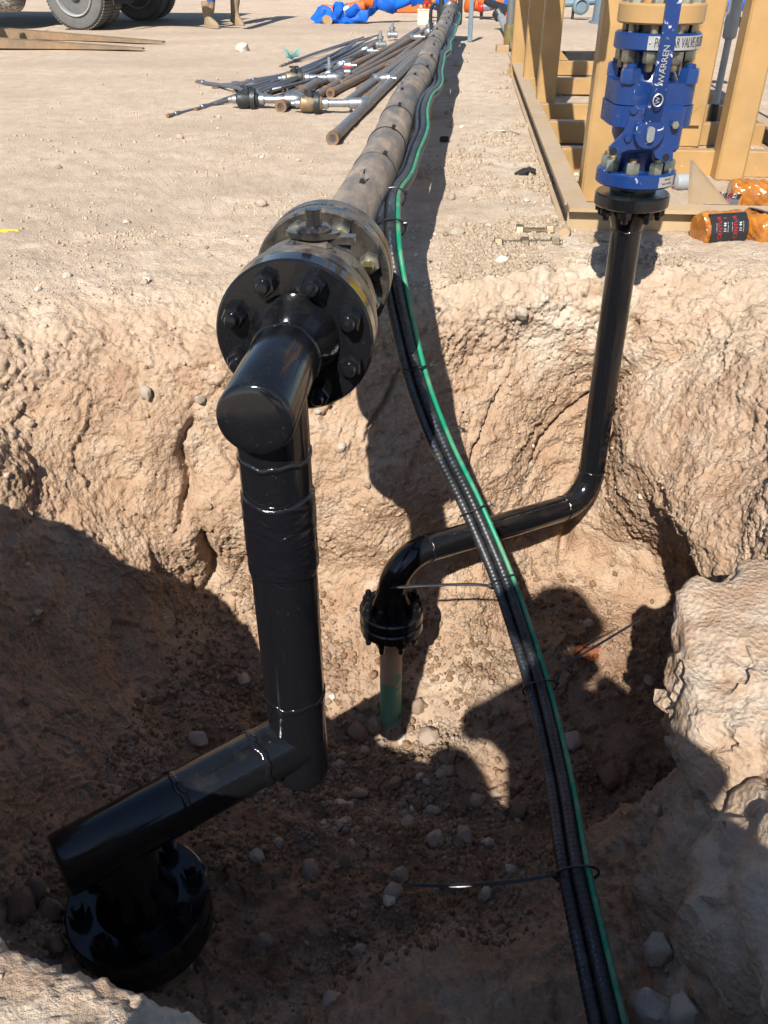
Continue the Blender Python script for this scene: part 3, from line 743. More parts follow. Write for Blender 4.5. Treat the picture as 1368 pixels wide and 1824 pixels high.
# ------------------------------------------------------------------ blue ball valve on the riser
vx, vy = rt.x, rt.y
def vz(py): return at_y(1125, py, vy).z
BV = thing('blue_valve', (vx, vy, topz + .03), 'cobalt blue ball valve with upright lever standing on the riser flange', 'valve')
bz0 = topz + .040
mk('raised_face', Geo().cyl((vx, vy, bz0 - .012), UP, .062, .014, 40), 'black_dusty_paint', BV)
mk('lower_flange', Geo().lathe((vx, vy, bz0), UP, flange_prof(RF + .004, .036), 64), 'blue_paint', BV)
ftop = bz0 + .036
bolt_ring(BV, (vx, vy, ftop), UP, (1, 0, 0), RBC + .002, 8, R(22.5), .0175, .026, .0095, .012, 'zinc_nut', 'stud_steel')
zb0, zb1 = vz(216), vz(141)                    # split bonnet flange
zt0, zt1 = vz(86), vz(55)                      # upper flange
g = Geo().lathe((vx, vy, ftop - .002), UP, [(.060, 0), (.056, .02), (.058, .05), (.076, .085), (.079, .12), (.079, zb0 - ftop + .01)], 48); mk('body', g, 'blue_paint', BV)
def rounded(w, d_, r, n=6):
    out = []
    for cx, cy, a0 in ((w / 2 - r, d_ / 2 - r, 0), (-w / 2 + r, d_ / 2 - r, 90), (-w / 2 + r, -d_ / 2 + r, 180), (w / 2 - r, -d_ / 2 + r, 270)):
        out += [(cx + r * math.cos(R(a0 + 90 * k / n)), cy + r * math.sin(R(a0 + 90 * k / n))) for k in range(n + 1)]
    return out
Xa, Ya = Vector((1, 0, 0)), Vector((0, 1, 0)); zm = (zb0 + zb1) / 2
mk('bonnet_flange', Geo().prism(rounded(.200, .185, .045), (vx, vy, zb0), Xa, Ya, UP, zm - zb0 - .001), 'blue_paint', BV, 30)
mk('bonnet_flange', Geo().prism(rounded(.194, .18, .045), (vx, vy, zm + .001), Xa, Ya, UP, zb1 - zm), 'blue_paint', BV, 30)
bolt_ring(BV, (vx, vy, zb1), UP, (1, 0, 0), .100, 4, R(45), .024, .032, .0125, .012, 'blue_paint', 'blue_paint')
mk('neck', Geo().lathe((vx, vy, zb1 - .002), UP, [(.066, 0), (.056, .02), (.047, .045), (.045, zt0 - zb1 - .03), (.055, zt0 - zb1 + .004)], 44), 'blue_paint', BV)
mk('upper_flange', Geo().lathe((vx, vy, zt0), UP, flange_prof(RF + .004, zt1 - zt0), 64), 'blue_paint', BV)
bolt_ring(BV, (vx, vy, zt0), -UP, (1, 0, 0), RBC + .002, 8, R(22.5), .0175, .026, .0095, .02, 'zinc_nut', 'stud_steel')
# name plate bent round the rim of the upper flange, with its lettering
def bent(v, f, o, r, a_mid, z0, sgn=1):
    out = []
    for x, y, z in v:
        a = a_mid + x / r; rr = r + z
        out.append((o[0] + rr * math.sin(a), o[1] - rr * math.cos(a), z0 + y))
    return out, f
zn = (zt0 + zt1) / 2; rn = RF + .004
def strip(r, a0, a1, z0, z1, n=28, th=.0012):
    g = Geo(); P = []; F = []
    for i in range(n + 1):
        a = a0 + (a1 - a0) * i / n
        for rr in (r, r + th):
            for z in (z0, z1): P.append((vx + rr * math.sin(a), vy - rr * math.cos(a), z))
    for i in range(n):
        k = i * 4; F += [(k + 2, k + 6, k + 7, k + 3), (k, k + 1, k + 5, k + 4), (k + 1, k + 3, k + 7, k + 5), (k, k + 4, k + 6, k + 2)]
    F += [(0, 2, 3, 1), (n * 4, n * 4 + 1, n * 4 + 3, n * 4 + 2)]
    return g.add(P, F)
hb = (zt1 - zt0) / 2 - .004
plate = mk('name_plate', strip(rn + .0003, R(-27), R(88), zn - hb, zn + hb), 'nameplate_steel', BV)
v, f = text_geo('PONHAR VALVE (SUZHOU)', .0275, .0002); w = max(p[0] for p in v) - min(p[0] for p in v)
kx = R(100) * rn / w; v = [(p[0] * kx, p[1] * 1.05, p[2]) for p in v]
v, f = bent(v, f, (vx, vy), rn + .0018, R(31), zn); mk('lettering', Geo().add(v, f), 'print_black', plate, smooth=False)
for a in (R(-24), R(85)): mk('rivet', Geo().lathe((vx + (rn + .0012) * math.sin(a), vy - (rn + .0012) * math.cos(a), zn), (math.sin(a), -math.cos(a), 0), [(.003, 0), (.0025, .0012), (.0005, .002)], 10), 'galvanised', plate)
tg = mk('data_tag', strip(rn + .0003, R(20), R(52), bz0 + .006, bz0 + .031, 10), 'nameplate_steel', BV)
for k, (s_, sz) in enumerate((('API 6D', .0075), ('2000 PSI WOG', .006))):
    v, f = text_geo(s_, sz, .0001); v, f = bent(v, f, (vx, vy), rn + .0018, R(36), bz0 + .024 - .010 * k); mk('lettering', Geo().add(v, f), 'print_black', tg, smooth=False)
# stem hub, lever and stop plate facing the pit
hubc = at_y(1156, 238, vy - .125); F_ = Vector((0, -1, 0))
mk('stem_block', Geo().bevel_box((vx + .004, vy - .075, hubc.z + .005), (.13, .06, .105), .008), 'blue_paint', BV)
sp_poly = [(-.035, .055), (.03, .055), (.06, .02), (.085, -.03), (.088, -.062), (.07, -.072), (.045, -.06), (.03, -.04), (-.03, -.04), (-.06, -.052), (-.078, -.05), (-.082, -.035), (-.05, .0)]
spl = mk('stop_plate', Geo().prism([(a * .95, b * .95) for a, b in sp_poly], (hubc.x - .012, vy - .108, hubc.z), Xa, UP, F_, .008), 'blue_paint', BV, 30)
for dx, dz in ((-.066, -.042), (.066, -.056)): mk('plate_hole', Geo().cyl((hubc.x + dx - .012, vy - .1155, hubc.z + dz), F_, .009, .0012, 16), 'pipe_bore', spl)
for dx, dz, m_ in ((-.048, -.012, 'blue_paint'), (.062, .018, 'zinc_nut'), (-.044, .05, 'blue_paint')): mk('screw', Geo().nut((hubc.x + dx, vy - .114, hubc.z + dz), F_, .0095, .009), m_, BV)
hub = mk('lever_hub', Geo().lathe((hubc.x, vy - .116, hubc.z), F_, [(.036, 0), (.036, .012), (.033, .016)], 36), 'blue_paint_chipped', BV)
stp2 = [(.009 * math.cos(a) if True else 0, (.0085 if math.sin(a) > 0 else -.0085) + .009 * math.sin(a)) for a in np.linspace(0, 2 * math.pi, 28)[:-1]]
mk('stem_end', Geo().prism(stp2, (hubc.x, vy - .132, hubc.z), Xa, UP, F_, .010), 'galvanised', hub, 30)
lp = [at_y(1160, 216, vy - .128), at_y(1173, 160, vy - .150), at_y(1190, 70, vy - .158), at_y(1203, -15, vy - .160), at_y(1220, -120, vy - .165)]
lw = [.021, .0175, .0165, .0165, .0165]; g = Geo(); P = []; F = []
for i, p in enumerate(lp):
    t_ = (lp[min(i + 1, 4)] - lp[max(i - 1, 0)]).normalized(); xv = F_.cross(t_).normalized() * -1; nv_ = t_.cross(xv)
    for sx_, sn in ((-1, -1), (1, -1), (1, 1), (-1, 1)): P.append(p + xv * (lw[i] * sx_) + nv_ * (.005 * sn))
for i in range(4):
    for k in range(4): F.append((i * 4 + k, i * 4 + (k + 1) % 4, i * 4 + 4 + (k + 1) % 4, i * 4 + 4 + k))
F += [(3, 2, 1, 0), (16, 17, 18, 19)]
lever = mk('lever', g.add(P, F), 'blue_paint_chipped', BV, 30)
tv = (lp[3] - lp[1]).normalized(); xv = -F_.cross(tv).normalized(); nv_ = xv.cross(tv)
if nv_.y > 0: nv_ = -nv_
oc = lp[1].lerp(lp[2], .52)
v, f = text_geo('WARREN', .020, .0005); mk('lettering', Geo().add([oc + tv * (p[0] * .95 - .0) - xv * p[1] + nv_ * (.0062 + p[2]) for p in v], f), 'nameplate_steel', lever, smooth=False)
oc2 = oc - tv * .075
ringp = [oc2 + tv * .013 * math.cos(a) + xv * .011 * math.sin(a) + nv_ * .006 for a in np.linspace(0, 2 * math.pi, 25)]
mk('emblem', Geo().tube(ringp, .0018, 6, cap=False), 'nameplate_steel', lever)
v, f = text_geo('W', .015, .0008); mk('emblem', Geo().add([oc2 + tv * p[0] - xv * p[1] + nv_ * (.0062 + p[2]) for p in v], f), 'nameplate_steel', lever, smooth=False)
# tan companion flange above it, hung from the skid's piping
tz0, tz1 = vz(40), vz(3)
TF = thing('tan_flange', (vx, vy, tz0), 'tan painted pipe flange bolted above the blue valve', 'pipe flange')
mk('flange', Geo().lathe((vx, vy, tz0), UP, flange_prof(RF + .004, tz1 - tz0), 64), 'tan_paint', TF)
mk('raised_face', Geo().cyl((vx, vy, zt1), UP, .062, tz0 - zt1 + .001, 40), 'black_dusty_paint', TF)
Xv, Yv, Zv = frame(UP, (1, 0, 0))
for i in range(8):
    a = R(22.5 + 45 * i); p = Vector((vx + (RBC + .002) * math.cos(a), vy + (RBC + .002) * math.sin(a), 0))
    mk('stud', Geo().cyl((p.x, p.y, zt1 - .002), UP, .0095, tz1 - zt1 + .06, 12), 'stud_steel', TF)
    mk('nut', Geo().nut((p.x, p.y, tz1), UP, .0175, .034, (math.cos(i), math.sin(i), 0)), 'zinc_nut', TF, 25)
mk('pipe', Geo().lathe((vx, vy, tz1), UP, [(.06, 0), (.046, .05), (.0405, .07), (.0405, .6)], 40), 'tan_paint', TF)

# ------------------------------------------------------------------ cables strapped to the line, swinging across the pit
cable_pts = []
for s_ in np.linspace(LEN, .78, 26):
    wv = .010 * math.sin(s_ * 4.1) + .005 * math.sin(s_ * 9.3 + 1)
    cable_pts.append(on(s_, .096 + wv - .006, -.005 + .02 * math.sin(s_ * 3.1)))
for px, py, d_ in ((696, 440, 1.95), (706, 505, 1.95), (721, 578, 1.98), (750, 690, 2.02), (793, 800, 2.06), (842, 900, 2.08), (898, 1030, 2.05), (936, 1140, 1.95), (966, 1240, 1.85), (1000, 1390, 1.66), (1025, 1540, 1.48), (1060, 1700, 1.34), (1088, 1824, 1.25), (1110, 1930, 1.19)):
    cable_pts.append(at_d(px, py, d_))
cable_pts += [Vector((.40, .42, -.30)), Vector((.47, .28, -.05)), Vector((.60, .05, .03)), Vector((.95, -.3, .03))]
VD = Vector((-.15, -.75, .62)).normalized()
CP_far = smooth_path(cable_pts[:24], .03); CP = smooth_path(cable_pts, .0022)
def offset_path(P, a, b, tw=0.0):
    out = []; m = len(P)
    for k in range(0, m):
        t = (P[min(k + 3, m - 1)] - P[max(k - 3, 0)]).normalized(); e = (VD - t * VD.dot(t)).normalized(); s_ = t.cross(e)
        w = tw * math.sin(k * .0022 * 2.1); out.append(P[k] - s_ * (a * math.cos(w) - b * math.sin(w)) + e * (a * math.sin(w) + b * math.cos(w)))
    return out
def cable(name, a, b, r, mat, ribs, label, group, tw):
    full = offset_path(CP, a, b, tw); L = 0.0; keep = []; rr = []
    n = len(full); near0 = n - int(3.4 / .0022)
    for k in range(n):
        far = k < near0
        if far and k % 12: continue
        keep.append(full[k])
        rr.append(r * (1 + (.024 * (1 if (k % 5) < 3 else -1) if (ribs and not far) else 0)))
    o = mk(name, Geo().tube(keep, rr, 14, up=-VD, uvv=True), mat, None, 80); tag(o, label, 'cable', group); return o
gr_ = 'cables strapped along the flow line'
cable('cable_conduit', -.0220, .000, .0122, 'black_conduit', True, 'ribbed black conduit on the far left of the cable bundle', gr_, .05)
cable('cable_conduit', .0022, .005, .0122, 'black_conduit', True, 'ribbed black conduit in the middle of the cable bundle, next to the green cable', gr_, .05)
cable('cable_conduit', -.011, -.0197, .0118, 'black_conduit', True, 'ribbed black conduit hidden behind the two front conduits', gr_, .08)
cable('cable_conduit', .0140, -.0176, .0102, 'black_conduit', True, 'ribbed black conduit lying behind the green cable', gr_, .08)
cable('green_cable', .0208, .0036, .0060, 'green_cable_jacket', False, 'bright green cable along the right edge of the cable bundle', gr_, .1)
# cable ties
def nearest(px, py):
    A = np.array([tuple(p) for p in CP]); x, y, _d = proj(A); i = int(np.argmin((x - px) ** 2 + (y - py) ** 2)); return i
def zip_tie(px, py, tail, label, side, hang=None):
    i = nearest(px, py); o = CP[i]; t = (CP[min(i + 5, len(CP) - 1)] - CP[i - 5]).normalized(); e = (VD - t * VD.dot(t)).normalized(); s_ = -t.cross(e)
    e2 = (e + t * random.uniform(-.15, .15)).normalized()
    ring = [o + s_ * (.0385 * math.cos(a) - .001) + e2 * (.0262 * math.sin(a) - .007 + (.0035 if math.sin(a) > 0 else 0)) for a in np.linspace(0, 2 * math.pi, 41)]
    th = thing('cable_tie', ring[0], label, 'cable tie', 'black nylon ties round the cable bundle')
    mk('strap', Geo().tube(ring, .0023, 8, cap=False), 'nylon_tie', th)
    h0 = o + s_ * (.0388 * side) + e * .003
    mk('head', Geo().bevel_box(h0, (.011, .011, .012), .002, (s_, e, t)), 'nylon_tie', th)
    if tail:
        d0 = proj(np.array(h0))[2]; pts = [h0] + [at_d(x, y, d0 + dd) for x, y, dd in tail]; q = smooth_path(pts, .01); m = len(q)
        mk('tail', Geo().tube(q, [.0040 if k < m - 3 else .0040 * (1 - .22 * (k - m + 4)) for k in range(m)], 8, up=t, flat=.42), 'nylon_tie', th)
zip_tie(745, 655, [(778, 652, 0)], 'short trimmed tie on the cables just below the ball valve', 1)
zip_tie(858, 903, [(884, 903, 0)], 'trimmed tie on the cables above the horizontal riser run', 1)
zip_tie(905, 1033, [(840, 1041, .0), (760, 1043, .01), (694, 1047, .02)], 'cable tie with long tail pointing left above the lower flange', -1)
zip_tie(964, 1222, [(1010, 1185, .0), (1080, 1140, .01), (1140, 1104, .02)], 'cable tie with long tail pointing up to the right over the dark hollow', 1)
zip_tie(1028, 1556, [(930, 1568, .0), (820, 1577, .01), (718, 1576, .03)], 'cable tie with long tail pointing left over the pit floor', -1)
zip_tie(716, 405, None, 'cable tie beside the rear flange of the ball valve', 1)
zip_tie(700, 350, None, 'cable tie on the bundle just behind the ball valve', 1)

# ------------------------------------------------------------------ rock shelf at the right of the pit
def rock_geo(sub, rad, seed, rough=.25, cut=None, fine=0.0):
    bm = bmesh.new(); bmesh.ops.create_icosphere(bm, subdivisions=sub, radius=1.0)
    A = np.array([tuple(v.co) for v in bm.verts]); F = [tuple(v.index for v in f.verts) for f in bm.faces]; bm.free()
    n = A / np.linalg.norm(A, axis=1)[:, None]
    r = 1 + rough * fbm(n * 1.3 + seed * 7.7, 3)
    rs = np.random.default_rng(seed)
    for _ in range(7):                                        # broken faces
        a = rs.normal(size=3); a /= np.linalg.norm(a); h = rs.uniform(.62, .9); k = n @ a
        r = np.where(k * r > h, h / np.maximum(k, .05), r)
    P = n * r[:, None] * np.array(rad)
    if fine: P += n * (fine * .5 * fbm(P * 24 + seed, 3) + fine * 1.3 * facets(P * 9 + .8 * fbm(P * 7, 2)[..., None], 1.3) + fine * .6 * facets(P * 26 + seed, 1.2))[:, None]
    g = Geo(); g.add(P, F); return g
g = rock_geo(6, (.33, .35, .30), 4, .2, fine=.010)
V = np.array(g.v); V[:, 2] = np.where(V[:, 2] > .17, .17 + (V[:, 2] - .17) * .35, V[:, 2]); V += np.array((.765, .99, -.37)); g.v = [tuple(p) for p in V]
tag(mk('boulder', g, 'caliche_rock', None, 60), 'large pale caliche boulder jutting into the pit beside the dark hollow', 'boulder')
g = rock_geo(6, (.27, .38, .36), 9, .2, fine=.010); V = np.array(g.v) + np.array((.77, .64, -.42)); g.v = [tuple(p) for p in V]
tag(mk('boulder', g, 'caliche_rock', None, 60), 'shaded grey rock face at the near right corner of the pit', 'boulder')

# ------------------------------------------------------------------ tan steel skid
fl = at_z(1008, 424, 0.0); bl = at_z(905, 118, 0.0); SY = Vector((bl.x - fl.x, bl.y - fl.y, 0)).normalized(); SX = Vector((SY.y, -SY.x, 0))
skid = thing('pipe_skid', (fl.x + .4, fl.y + .8, 0), 'tan painted steel skid frame with square posts around the blue valve', 'skid frame')
SA = (SX, SY, UP)
def sk(px, py): p = at_z(px, py, 0) - fl; return p.dot(SX), p.dot(SY)
def spos(a, b, z=0): return Vector((fl.x, fl.y, z)) + SX * a + SY * b
WID = 1.16; Lb = (bl - fl).length
def ibeam(name, a0, b0, along, L, mat, h=.10, w=.085, web=.012):
    g = Geo(); ax = SX if along == 'x' else SY; cr = SY if along == 'x' else SX
    c = spos(a0, b0) + ax * (L / 2)
    g.box(c + UP * (h - .006), (L, w, .012), (ax, cr, UP)); g.box(c + UP * (.006), (L, w, .012), (ax, cr, UP)); g.box(c + UP * (h / 2), (L - .002, web, h - .024), (ax, cr, UP))
    return mk(name, g, mat, skid, smooth=False)
ibeam('front_beam', 0, .04, 'x', WID + .1, 'tan_paint_dusty')
ibeam('side_beam', .03, .09, 'y', Lb - .1, 'tan_paint_dusty', w=.075); ibeam('side_beam', WID, .09, 'y', Lb + .2, 'tan_paint_dusty', w=.075)
mk('end_stub', Geo().cyl(spos(-.004, -.02, .03), -SX * .3 + SY * -1, .017, .03, 16), 'tan_paint_dusty', skid)
for k, py in enumerate((312, 257, 222, 170, 136)):
    b = sk(1000 if k else 1050, py)[1]
    mk('cross_beam', Geo().bevel_box(spos(WID / 2 + .015, b + .03, .055), (WID - .1, .062, .105 - .002 * k), .004, SA), 'tan_paint', skid)
def post(px, py, w=.105, top=1.9):
    a, b = sk(px, py); c = spos(a, b + w / 2, .0)
    g = Geo().bevel_box(c + UP * (top / 2 + .002), (w, w, top), .009, SA); return mk('post', g, 'tan_paint', skid, 30), c
p1_, c1 = post(1058, 364, .112); post(969, 212, .105); post(944, 168, .105); post(921, 138, .11); post(1226, 264, .105); post(1298, 325, .118); 
# brace running up the near post towards the valve, and gussets
g = Geo(); a0 = at_y(1075, 205, c1.y - .01); a1 = at_y(1120, 60, c1.y + .02); t_ = (a1 - a0).normalized()
mk('brace', Geo().bevel_box((a0 + a1) / 2 + t_ * .12, (.04, .045, (a1 - a0).length + .3), .004, (t_.cross(SY).normalized(), SY, t_)), 'tan_paint', skid)
mk('weld_plate', Geo().bevel_box(a0 - t_ * .02, (.055, .05, .03), .01, (t_.cross(SY).normalized(), SY, t_)), 'tan_paint', skid)
ga, gb = sk(1200, 384); mk('gusset', Geo().prism([(0, 0), (.13, 0), (0, .15)], spos(ga - .02, .09, .10), SX, SY * .55 + UP * .83, SY.cross(UP), .01), 'tan_paint_dusty', skid, smooth=False)
for sgn, py in ((1, 136), (-1, 268)):
    a, b = sk(990 if sgn > 0 else 1240, py); mk('gusset', Geo().prism([(0, 0), (.09 * sgn, 0), (0, .09)], spos(a, b + .035, .107), SX, UP, SY, .01), 'tan_paint', skid, smooth=False)
# headers above the frame, and unseen side rails added to shade the posts
for a_ in (-.02, WID): mk('top_rail', Geo().bevel_box(spos(a_, Lb / 2 + .1, .93), (.11, Lb + .1, .12), .006, SA), 'tan_paint', skid)
for b in (.55, 2.2): mk('header', Geo().bevel_box(spos(WID / 2, b, 1.85), (WID, .1, .1), .006, SA), 'tan_paint', skid)

# yellow marker post behind the valve
ym = at_z(1158, 345, 0); ym = Vector((ym.x, ym.y + .22, 0))
MKR = thing('marker_post', ym, 'yellow warning marker post with black lettering, half hidden behind the blue valve', 'marker post')
mk('tube', Geo().lathe(ym, UP, [(.070, 0), (.070, .9), (.06, .93), (.02, .95), (.001, .951)], 40), 'yellow_paint', MKR)
for s_, z, a in (('WARNING', .30, 12), ('AREA', .25, 14), ('YOU', .205, 20), ('DANGER', .55, -52)):
    v, f = text_geo(s_, .038, .0003)
    if s_ == 'DANGER': v = [(-p[1], p[0], p[2]) for p in v]
    v, f = bent(v, f, (ym.x, ym.y), .0712, R(a), z); mk('lettering', Geo().add(v, f), 'print_black', MKR, smooth=False)

# grey electrical conduits behind the right posts
def conduit(px, py, label, lean, big):
    o = at_z(px, py, 0); c = thing('electrical_conduit', o, label, 'conduit'); s_ = 1.0 if big else .8
    mk('sleeve', Geo().cyl(o, UP, .022 * s_, .14, 20), 'black_plastic', c)
    mk('pipe', Geo().cyl(o + UP * .12, UP, .0175 * s_, .34, 20), 'grey_conduit_paint', c)
    q = o + UP * .44
    mk('seal_fitting', Geo().lathe(q, UP, [(.022 * s_, 0), (.034 * s_, .01), (.036 * s_, .10), (.032 * s_, .17), (.02 * s_, .20)], 20), 'grey_conduit_paint', c)
    mk('fitting_plug', Geo().lathe(q + UP * .07 + Vector((.03 * s_, 0, 0)), Vector((1, -.3, .5)), [(.02, 0), (.022, .03), (.014, .034), (.014, .05)], 14), 'grey_conduit_paint', c)
    mk('hex_union', Geo().nut(q + UP * .20, UP, .026 * s_, .05), 'galvanised', c, 25)
    pts = smooth_path([q + UP * .24, q + UP * .36 + Vector((.012, 0, 0)), q + UP * .47 + Vector((-.01 + lean * .4, 0, 0)), q + UP * .55 + Vector((-.06 + lean, .02, 0)), q + UP * .60 + Vector((-.16 + lean, .04, 0)), q + UP * .75 + Vector((-.22 + lean, .06, 0))], .02)
    mk('flexible_tail', Geo().tube(pts, .018 * s_, 12), 'grey_conduit_paint', c)
conduit(1264, 236, 'grey steel conduit with a flexible tail between the two right skid posts', .0, True)
conduit(1243, 226, 'thinner grey conduit with black sleeve, close behind the middle skid post', .03, False)

# ------------------------------------------------------------------ loose studs on the ground
def stud_bolt(px0, py0, px1, py1, label, nuts, r=.0125):
    a = at_z(px0, py0, .016); b = at_z(px1, py1, .016); d_ = (b - a).normalized(); L = (b - a).length
    t = thing('stud_bolt', (a + b) / 2 - UP * .016, label, 'bolt'); n = 80; pr = []
    for k in range(n + 1): pr.append((r * (1 if k % 2 else .9), L * k / n))
    mk('thread', Geo().lathe(a, d_, pr, 14), 'stud_steel', t)
    for f_ in nuts: mk('nut', Geo().nut(a + d_ * (L * f_), d_, .0225, .026, (random.random(), random.random(), 1)), 'stud_steel', t, 25)
stud_bolt(919, 411, 985, 412, 'short rusty stud with nuts on its ends, lying on the ground', (.0, .82))
stud_bolt(878, 435, 1001, 433, 'long rusty stud with three nuts lying nearer the pit', (.02, .40, .84))
stud_bolt(1044, 432, 1100, 437, 'dark stud lying in the shadow beside the riser', (.0,))

# ------------------------------------------------------------------ rolls of pipe wrap in film
def roll(px, py, zc_, ax, L, r, label, lab_ang, lab=True, ends=False, core=None):
    o = at_z(px, py, zc_); ax = Vector(ax).normalized(); a0 = o - ax * (L / 2)
    t = thing('wrap_roll', (o.x, o.y, max(0, zc_ - r)), label, 'tape roll', 'film wrapped tape rolls by the skid')
    X_, Y_, Z_ = frame(ax); n, m = 64, 26; g = Geo(); P = []; F = []
    for k in range(m):
        h = k / (m - 1); e = min(h, 1 - h) * (m - 1); rr0 = r * (1 - (.10 if e < .5 else (.03 if e < 1.5 else 0)))
        for i in range(n):
            a = 2 * math.pi * i / n; w = .0022 * math.sin(5 * a + 9 * h + px) + .0016 * math.sin(13 * a - 22 * h) + .001 * math.sin(31 * a + 15 * h + py)
            P.append(a0 + ax * (L * h) + X_ * ((rr0 + w) * math.cos(a)) + Y_ * ((rr0 + w) * math.sin(a)))
    for k in range(m - 1):
        for i in range(n): j = (i + 1) % n; F.append((k * n + i, k * n + j, k * n + n + j, k * n + n + i))
    F += [tuple(reversed(range(n))), tuple((m - 1) * n + i for i in range(n))]
    mk('film_wrap', g.add(P, F), 'amber_film_wrap', t, 50)
    if lab:                                                   # printed sheet round part of the roll
        # measure angles from straight up, turning towards the camera
        upv = (UP - ax * UP.dot(ax)).normalized(); fr = ax.cross(upv); 
        if fr.y > 0: fr = -fr
        rl = r + .0035; a_lo, a_hi = R(lab_ang[0]), R(lab_ang[1]); P = []; F = []; nn = 24
        for i in range(nn + 1):
            a = a_lo + (a_hi - a_lo) * i / nn; e = upv * math.cos(a) + fr * math.sin(a)
            for h in (-.42, .44):
                for q in (0, .0008): P.append(o + ax * (L * h) + e * (rl + q + .0008 * math.sin(i * .9)))
        for i in range(nn): k = i * 4; F += [(k + 1, k + 3, k + 7, k + 5), (k, k + 4, k + 6, k + 2)]
        lb = mk('label', Geo().add(P, F), 'print_black', t)
        sgn = 1 if ax.x > 0 else -1
        def put(s_, size, h, a, mat, kx=1.0):
            v, f = text_geo(s_, size, .0002); out = []
            for x, y, z in v:
                aa = a - x * kx / rl; e = upv * math.cos(aa) + fr * math.sin(aa); out.append(o + ax * (L * h) + ax * (-y * sgn) + e * (rl + .0016 + z))
            mk('lettering', Geo().add(out, f), mat, lb, smooth=False)
        am = (a_lo + a_hi) / 2
        for h0 in (-.22, .14):
            put('CENTUR', .019, h0 * sgn, am, 'print_red'); put('11 96', .013, (h0 + .11) * sgn, am, 'print_white')
            put('--- ---- --', .009, (h0 + .17) * sgn, am, 'print_white'); put('- ----- ---', .008, (h0 - .09) * sgn, am, 'print_white')
    if core: mk('core', Geo().cyl(a0 - ax * .012, ax, .026, .02, 20, .002), core, t)
roll(1281, 408, .056, (1, .22, 0), .155, .056, 'amber roll with black label, nearest the riser', (20, 118))
roll(1350, 408, .054, (.55, -1, 0), .12, .054, 'amber roll seen end on beside the labelled roll', (-80, 8))
roll(1290, 366, .042, (1, -.55, 0), .115, .040, 'half wrapped roll with black label and blue core, on the front beam', (-40, 80), core='blue_webbing')
roll(1330, 348, .058, (1, -.15, 0), .13, .056, 'large amber roll behind the others', (60, 160), lab=False)
roll(1380, 352, .055, (.9, -.4, 0), .13, .052, 'amber roll cut by the right edge of the picture', (0, 90), lab=False)

# ------------------------------------------------------------------ pile of used pipe and rods left of the line
def used_pipe(p0, p1, dia, mat, label, collar=True, z1=None):
    r = dia / 2; a = at_z(p0[0], p0[1], r); b = at_z(p1[0], p1[1], z1 if z1 else r); d_ = (b - a).normalized(); L = (b - a).length
    t = thing('steel_pipe', (a + b) / 2, label, 'pipe', 'used steel pipes in the heap'); ri = r * .72
    mk('barrel', Geo().lathe(a, d_, [(ri, .0), (r, 0), (r, L * .5), (r, L), (ri, L), (ri, L - .03)], 22), mat, t)
    if collar: c = mk('collar', Geo().lathe(a - d_ * .002, d_, [(ri * .98, .002), (r * 1.16, 0), (r * 1.18, .05), (r * 1.02, .056)], 22), 'rust_end', t)
    mk('bore', Geo().cyl(a + d_ * .02, d_, ri * .99, .01, 18), 'pipe_bore', t); return a, b
used_pipe((592, 247), (782, 62), .058, 'grey_pipe', 'grey brown steel pipe lying apart, closest to the flow line')
used_pipe((652, 178), (797, 44), .055, 'rusty_pipe', 'rusty steel pipe with open end, second from the flow line')
used_pipe((500, 190), (668, 78), .062, 'rusty_pipe', 'rusty pipe with a flared open end at the front of the heap')
used_pipe((534, 162), (738, 64), .056, 'rusty_pipe', 'brown pipe with open rusty end beside the middle valve')
used_pipe((588, 166), (752, 84), .052, 'rusty_pipe', 'pipe ending in a tan collar in the middle of the heap')
used_pipe((618, 182), (772, 70), .054, 'grey_pipe', 'grey pipe running back from the nearest galvanised elbow', collar=False)
used_pipe((556, 176), (760, 52), .052, 'rusty_pipe', 'brown pipe resting under the middle of the heap')
used_pipe((470, 168), (650, 82), .046, 'grey_pipe', 'slim grey pipe next to the black rods', collar=False)
used_pipe((690, 120), (800, 30), .05, 'rusty_pipe', 'short rusty pipe at the far end of the heap')
used_pipe((700, 82), (745, 52), .05, 'grey_pipe', 'grey pipe stub with galvanised elbow at the back of the heap', collar=False)
used_pipe((640, 160), (786, 56), .048, 'rusty_pipe', 'brown pipe between the middle collar and the second pipe from the line')
used_pipe((566, 150), (716, 74), .046, 'grey_pipe', 'grey pipe behind the rusty end beside the middle valve', collar=False)
used_pipe((606, 150), (742, 76), .044, 'rusty_pipe', 'slim rusty pipe under the red handled valve', collar=False)
used_pipe((512, 172), (690, 86), .044, 'grey_pipe', 'grey pipe just left of the flared open end', collar=False)
rods = [((300, 206), (440, 170), (540, 132), (640, 92)), ((350, 195), (470, 152), (560, 126), (668, 90)), ((352, 146), (420, 156), (480, 172), (505, 176)), ((368, 188), (480, 158), (580, 120), (660, 84)), ((382, 158), (470, 146), (560, 116), (640, 78)),
        ((398, 152), (480, 140), (560, 112), (632, 76)), ((430, 152), (500, 142), (580, 108), (652, 72)), ((436, 170), (500, 156), (560, 140), (610, 118)), ((470, 172), (520, 140), (575, 112), (632, 84)), ((500, 118), (545, 100), (580, 88), (648, 66)), ((470, 182), (530, 158), (590, 140), (630, 120))]
rods += [((410, 176), (490, 150), (570, 124), (655, 88)), ((440, 144), (520, 128), (600, 98), (672, 70)), ((455, 160), (530, 136), (600, 110), (668, 82)), ((418, 164), (500, 138), (575, 118), (645, 96)), ((480, 150), (545, 122), (610, 94), (664, 66)), ((510, 160), (560, 132), (612, 104), (660, 76)), ((392, 182), (460, 168), (540, 146), (600, 130)), ((515, 112), (560, 96), (612, 80), (676, 62)), ((425, 180), (500, 148), (590, 104), (640, 70))]
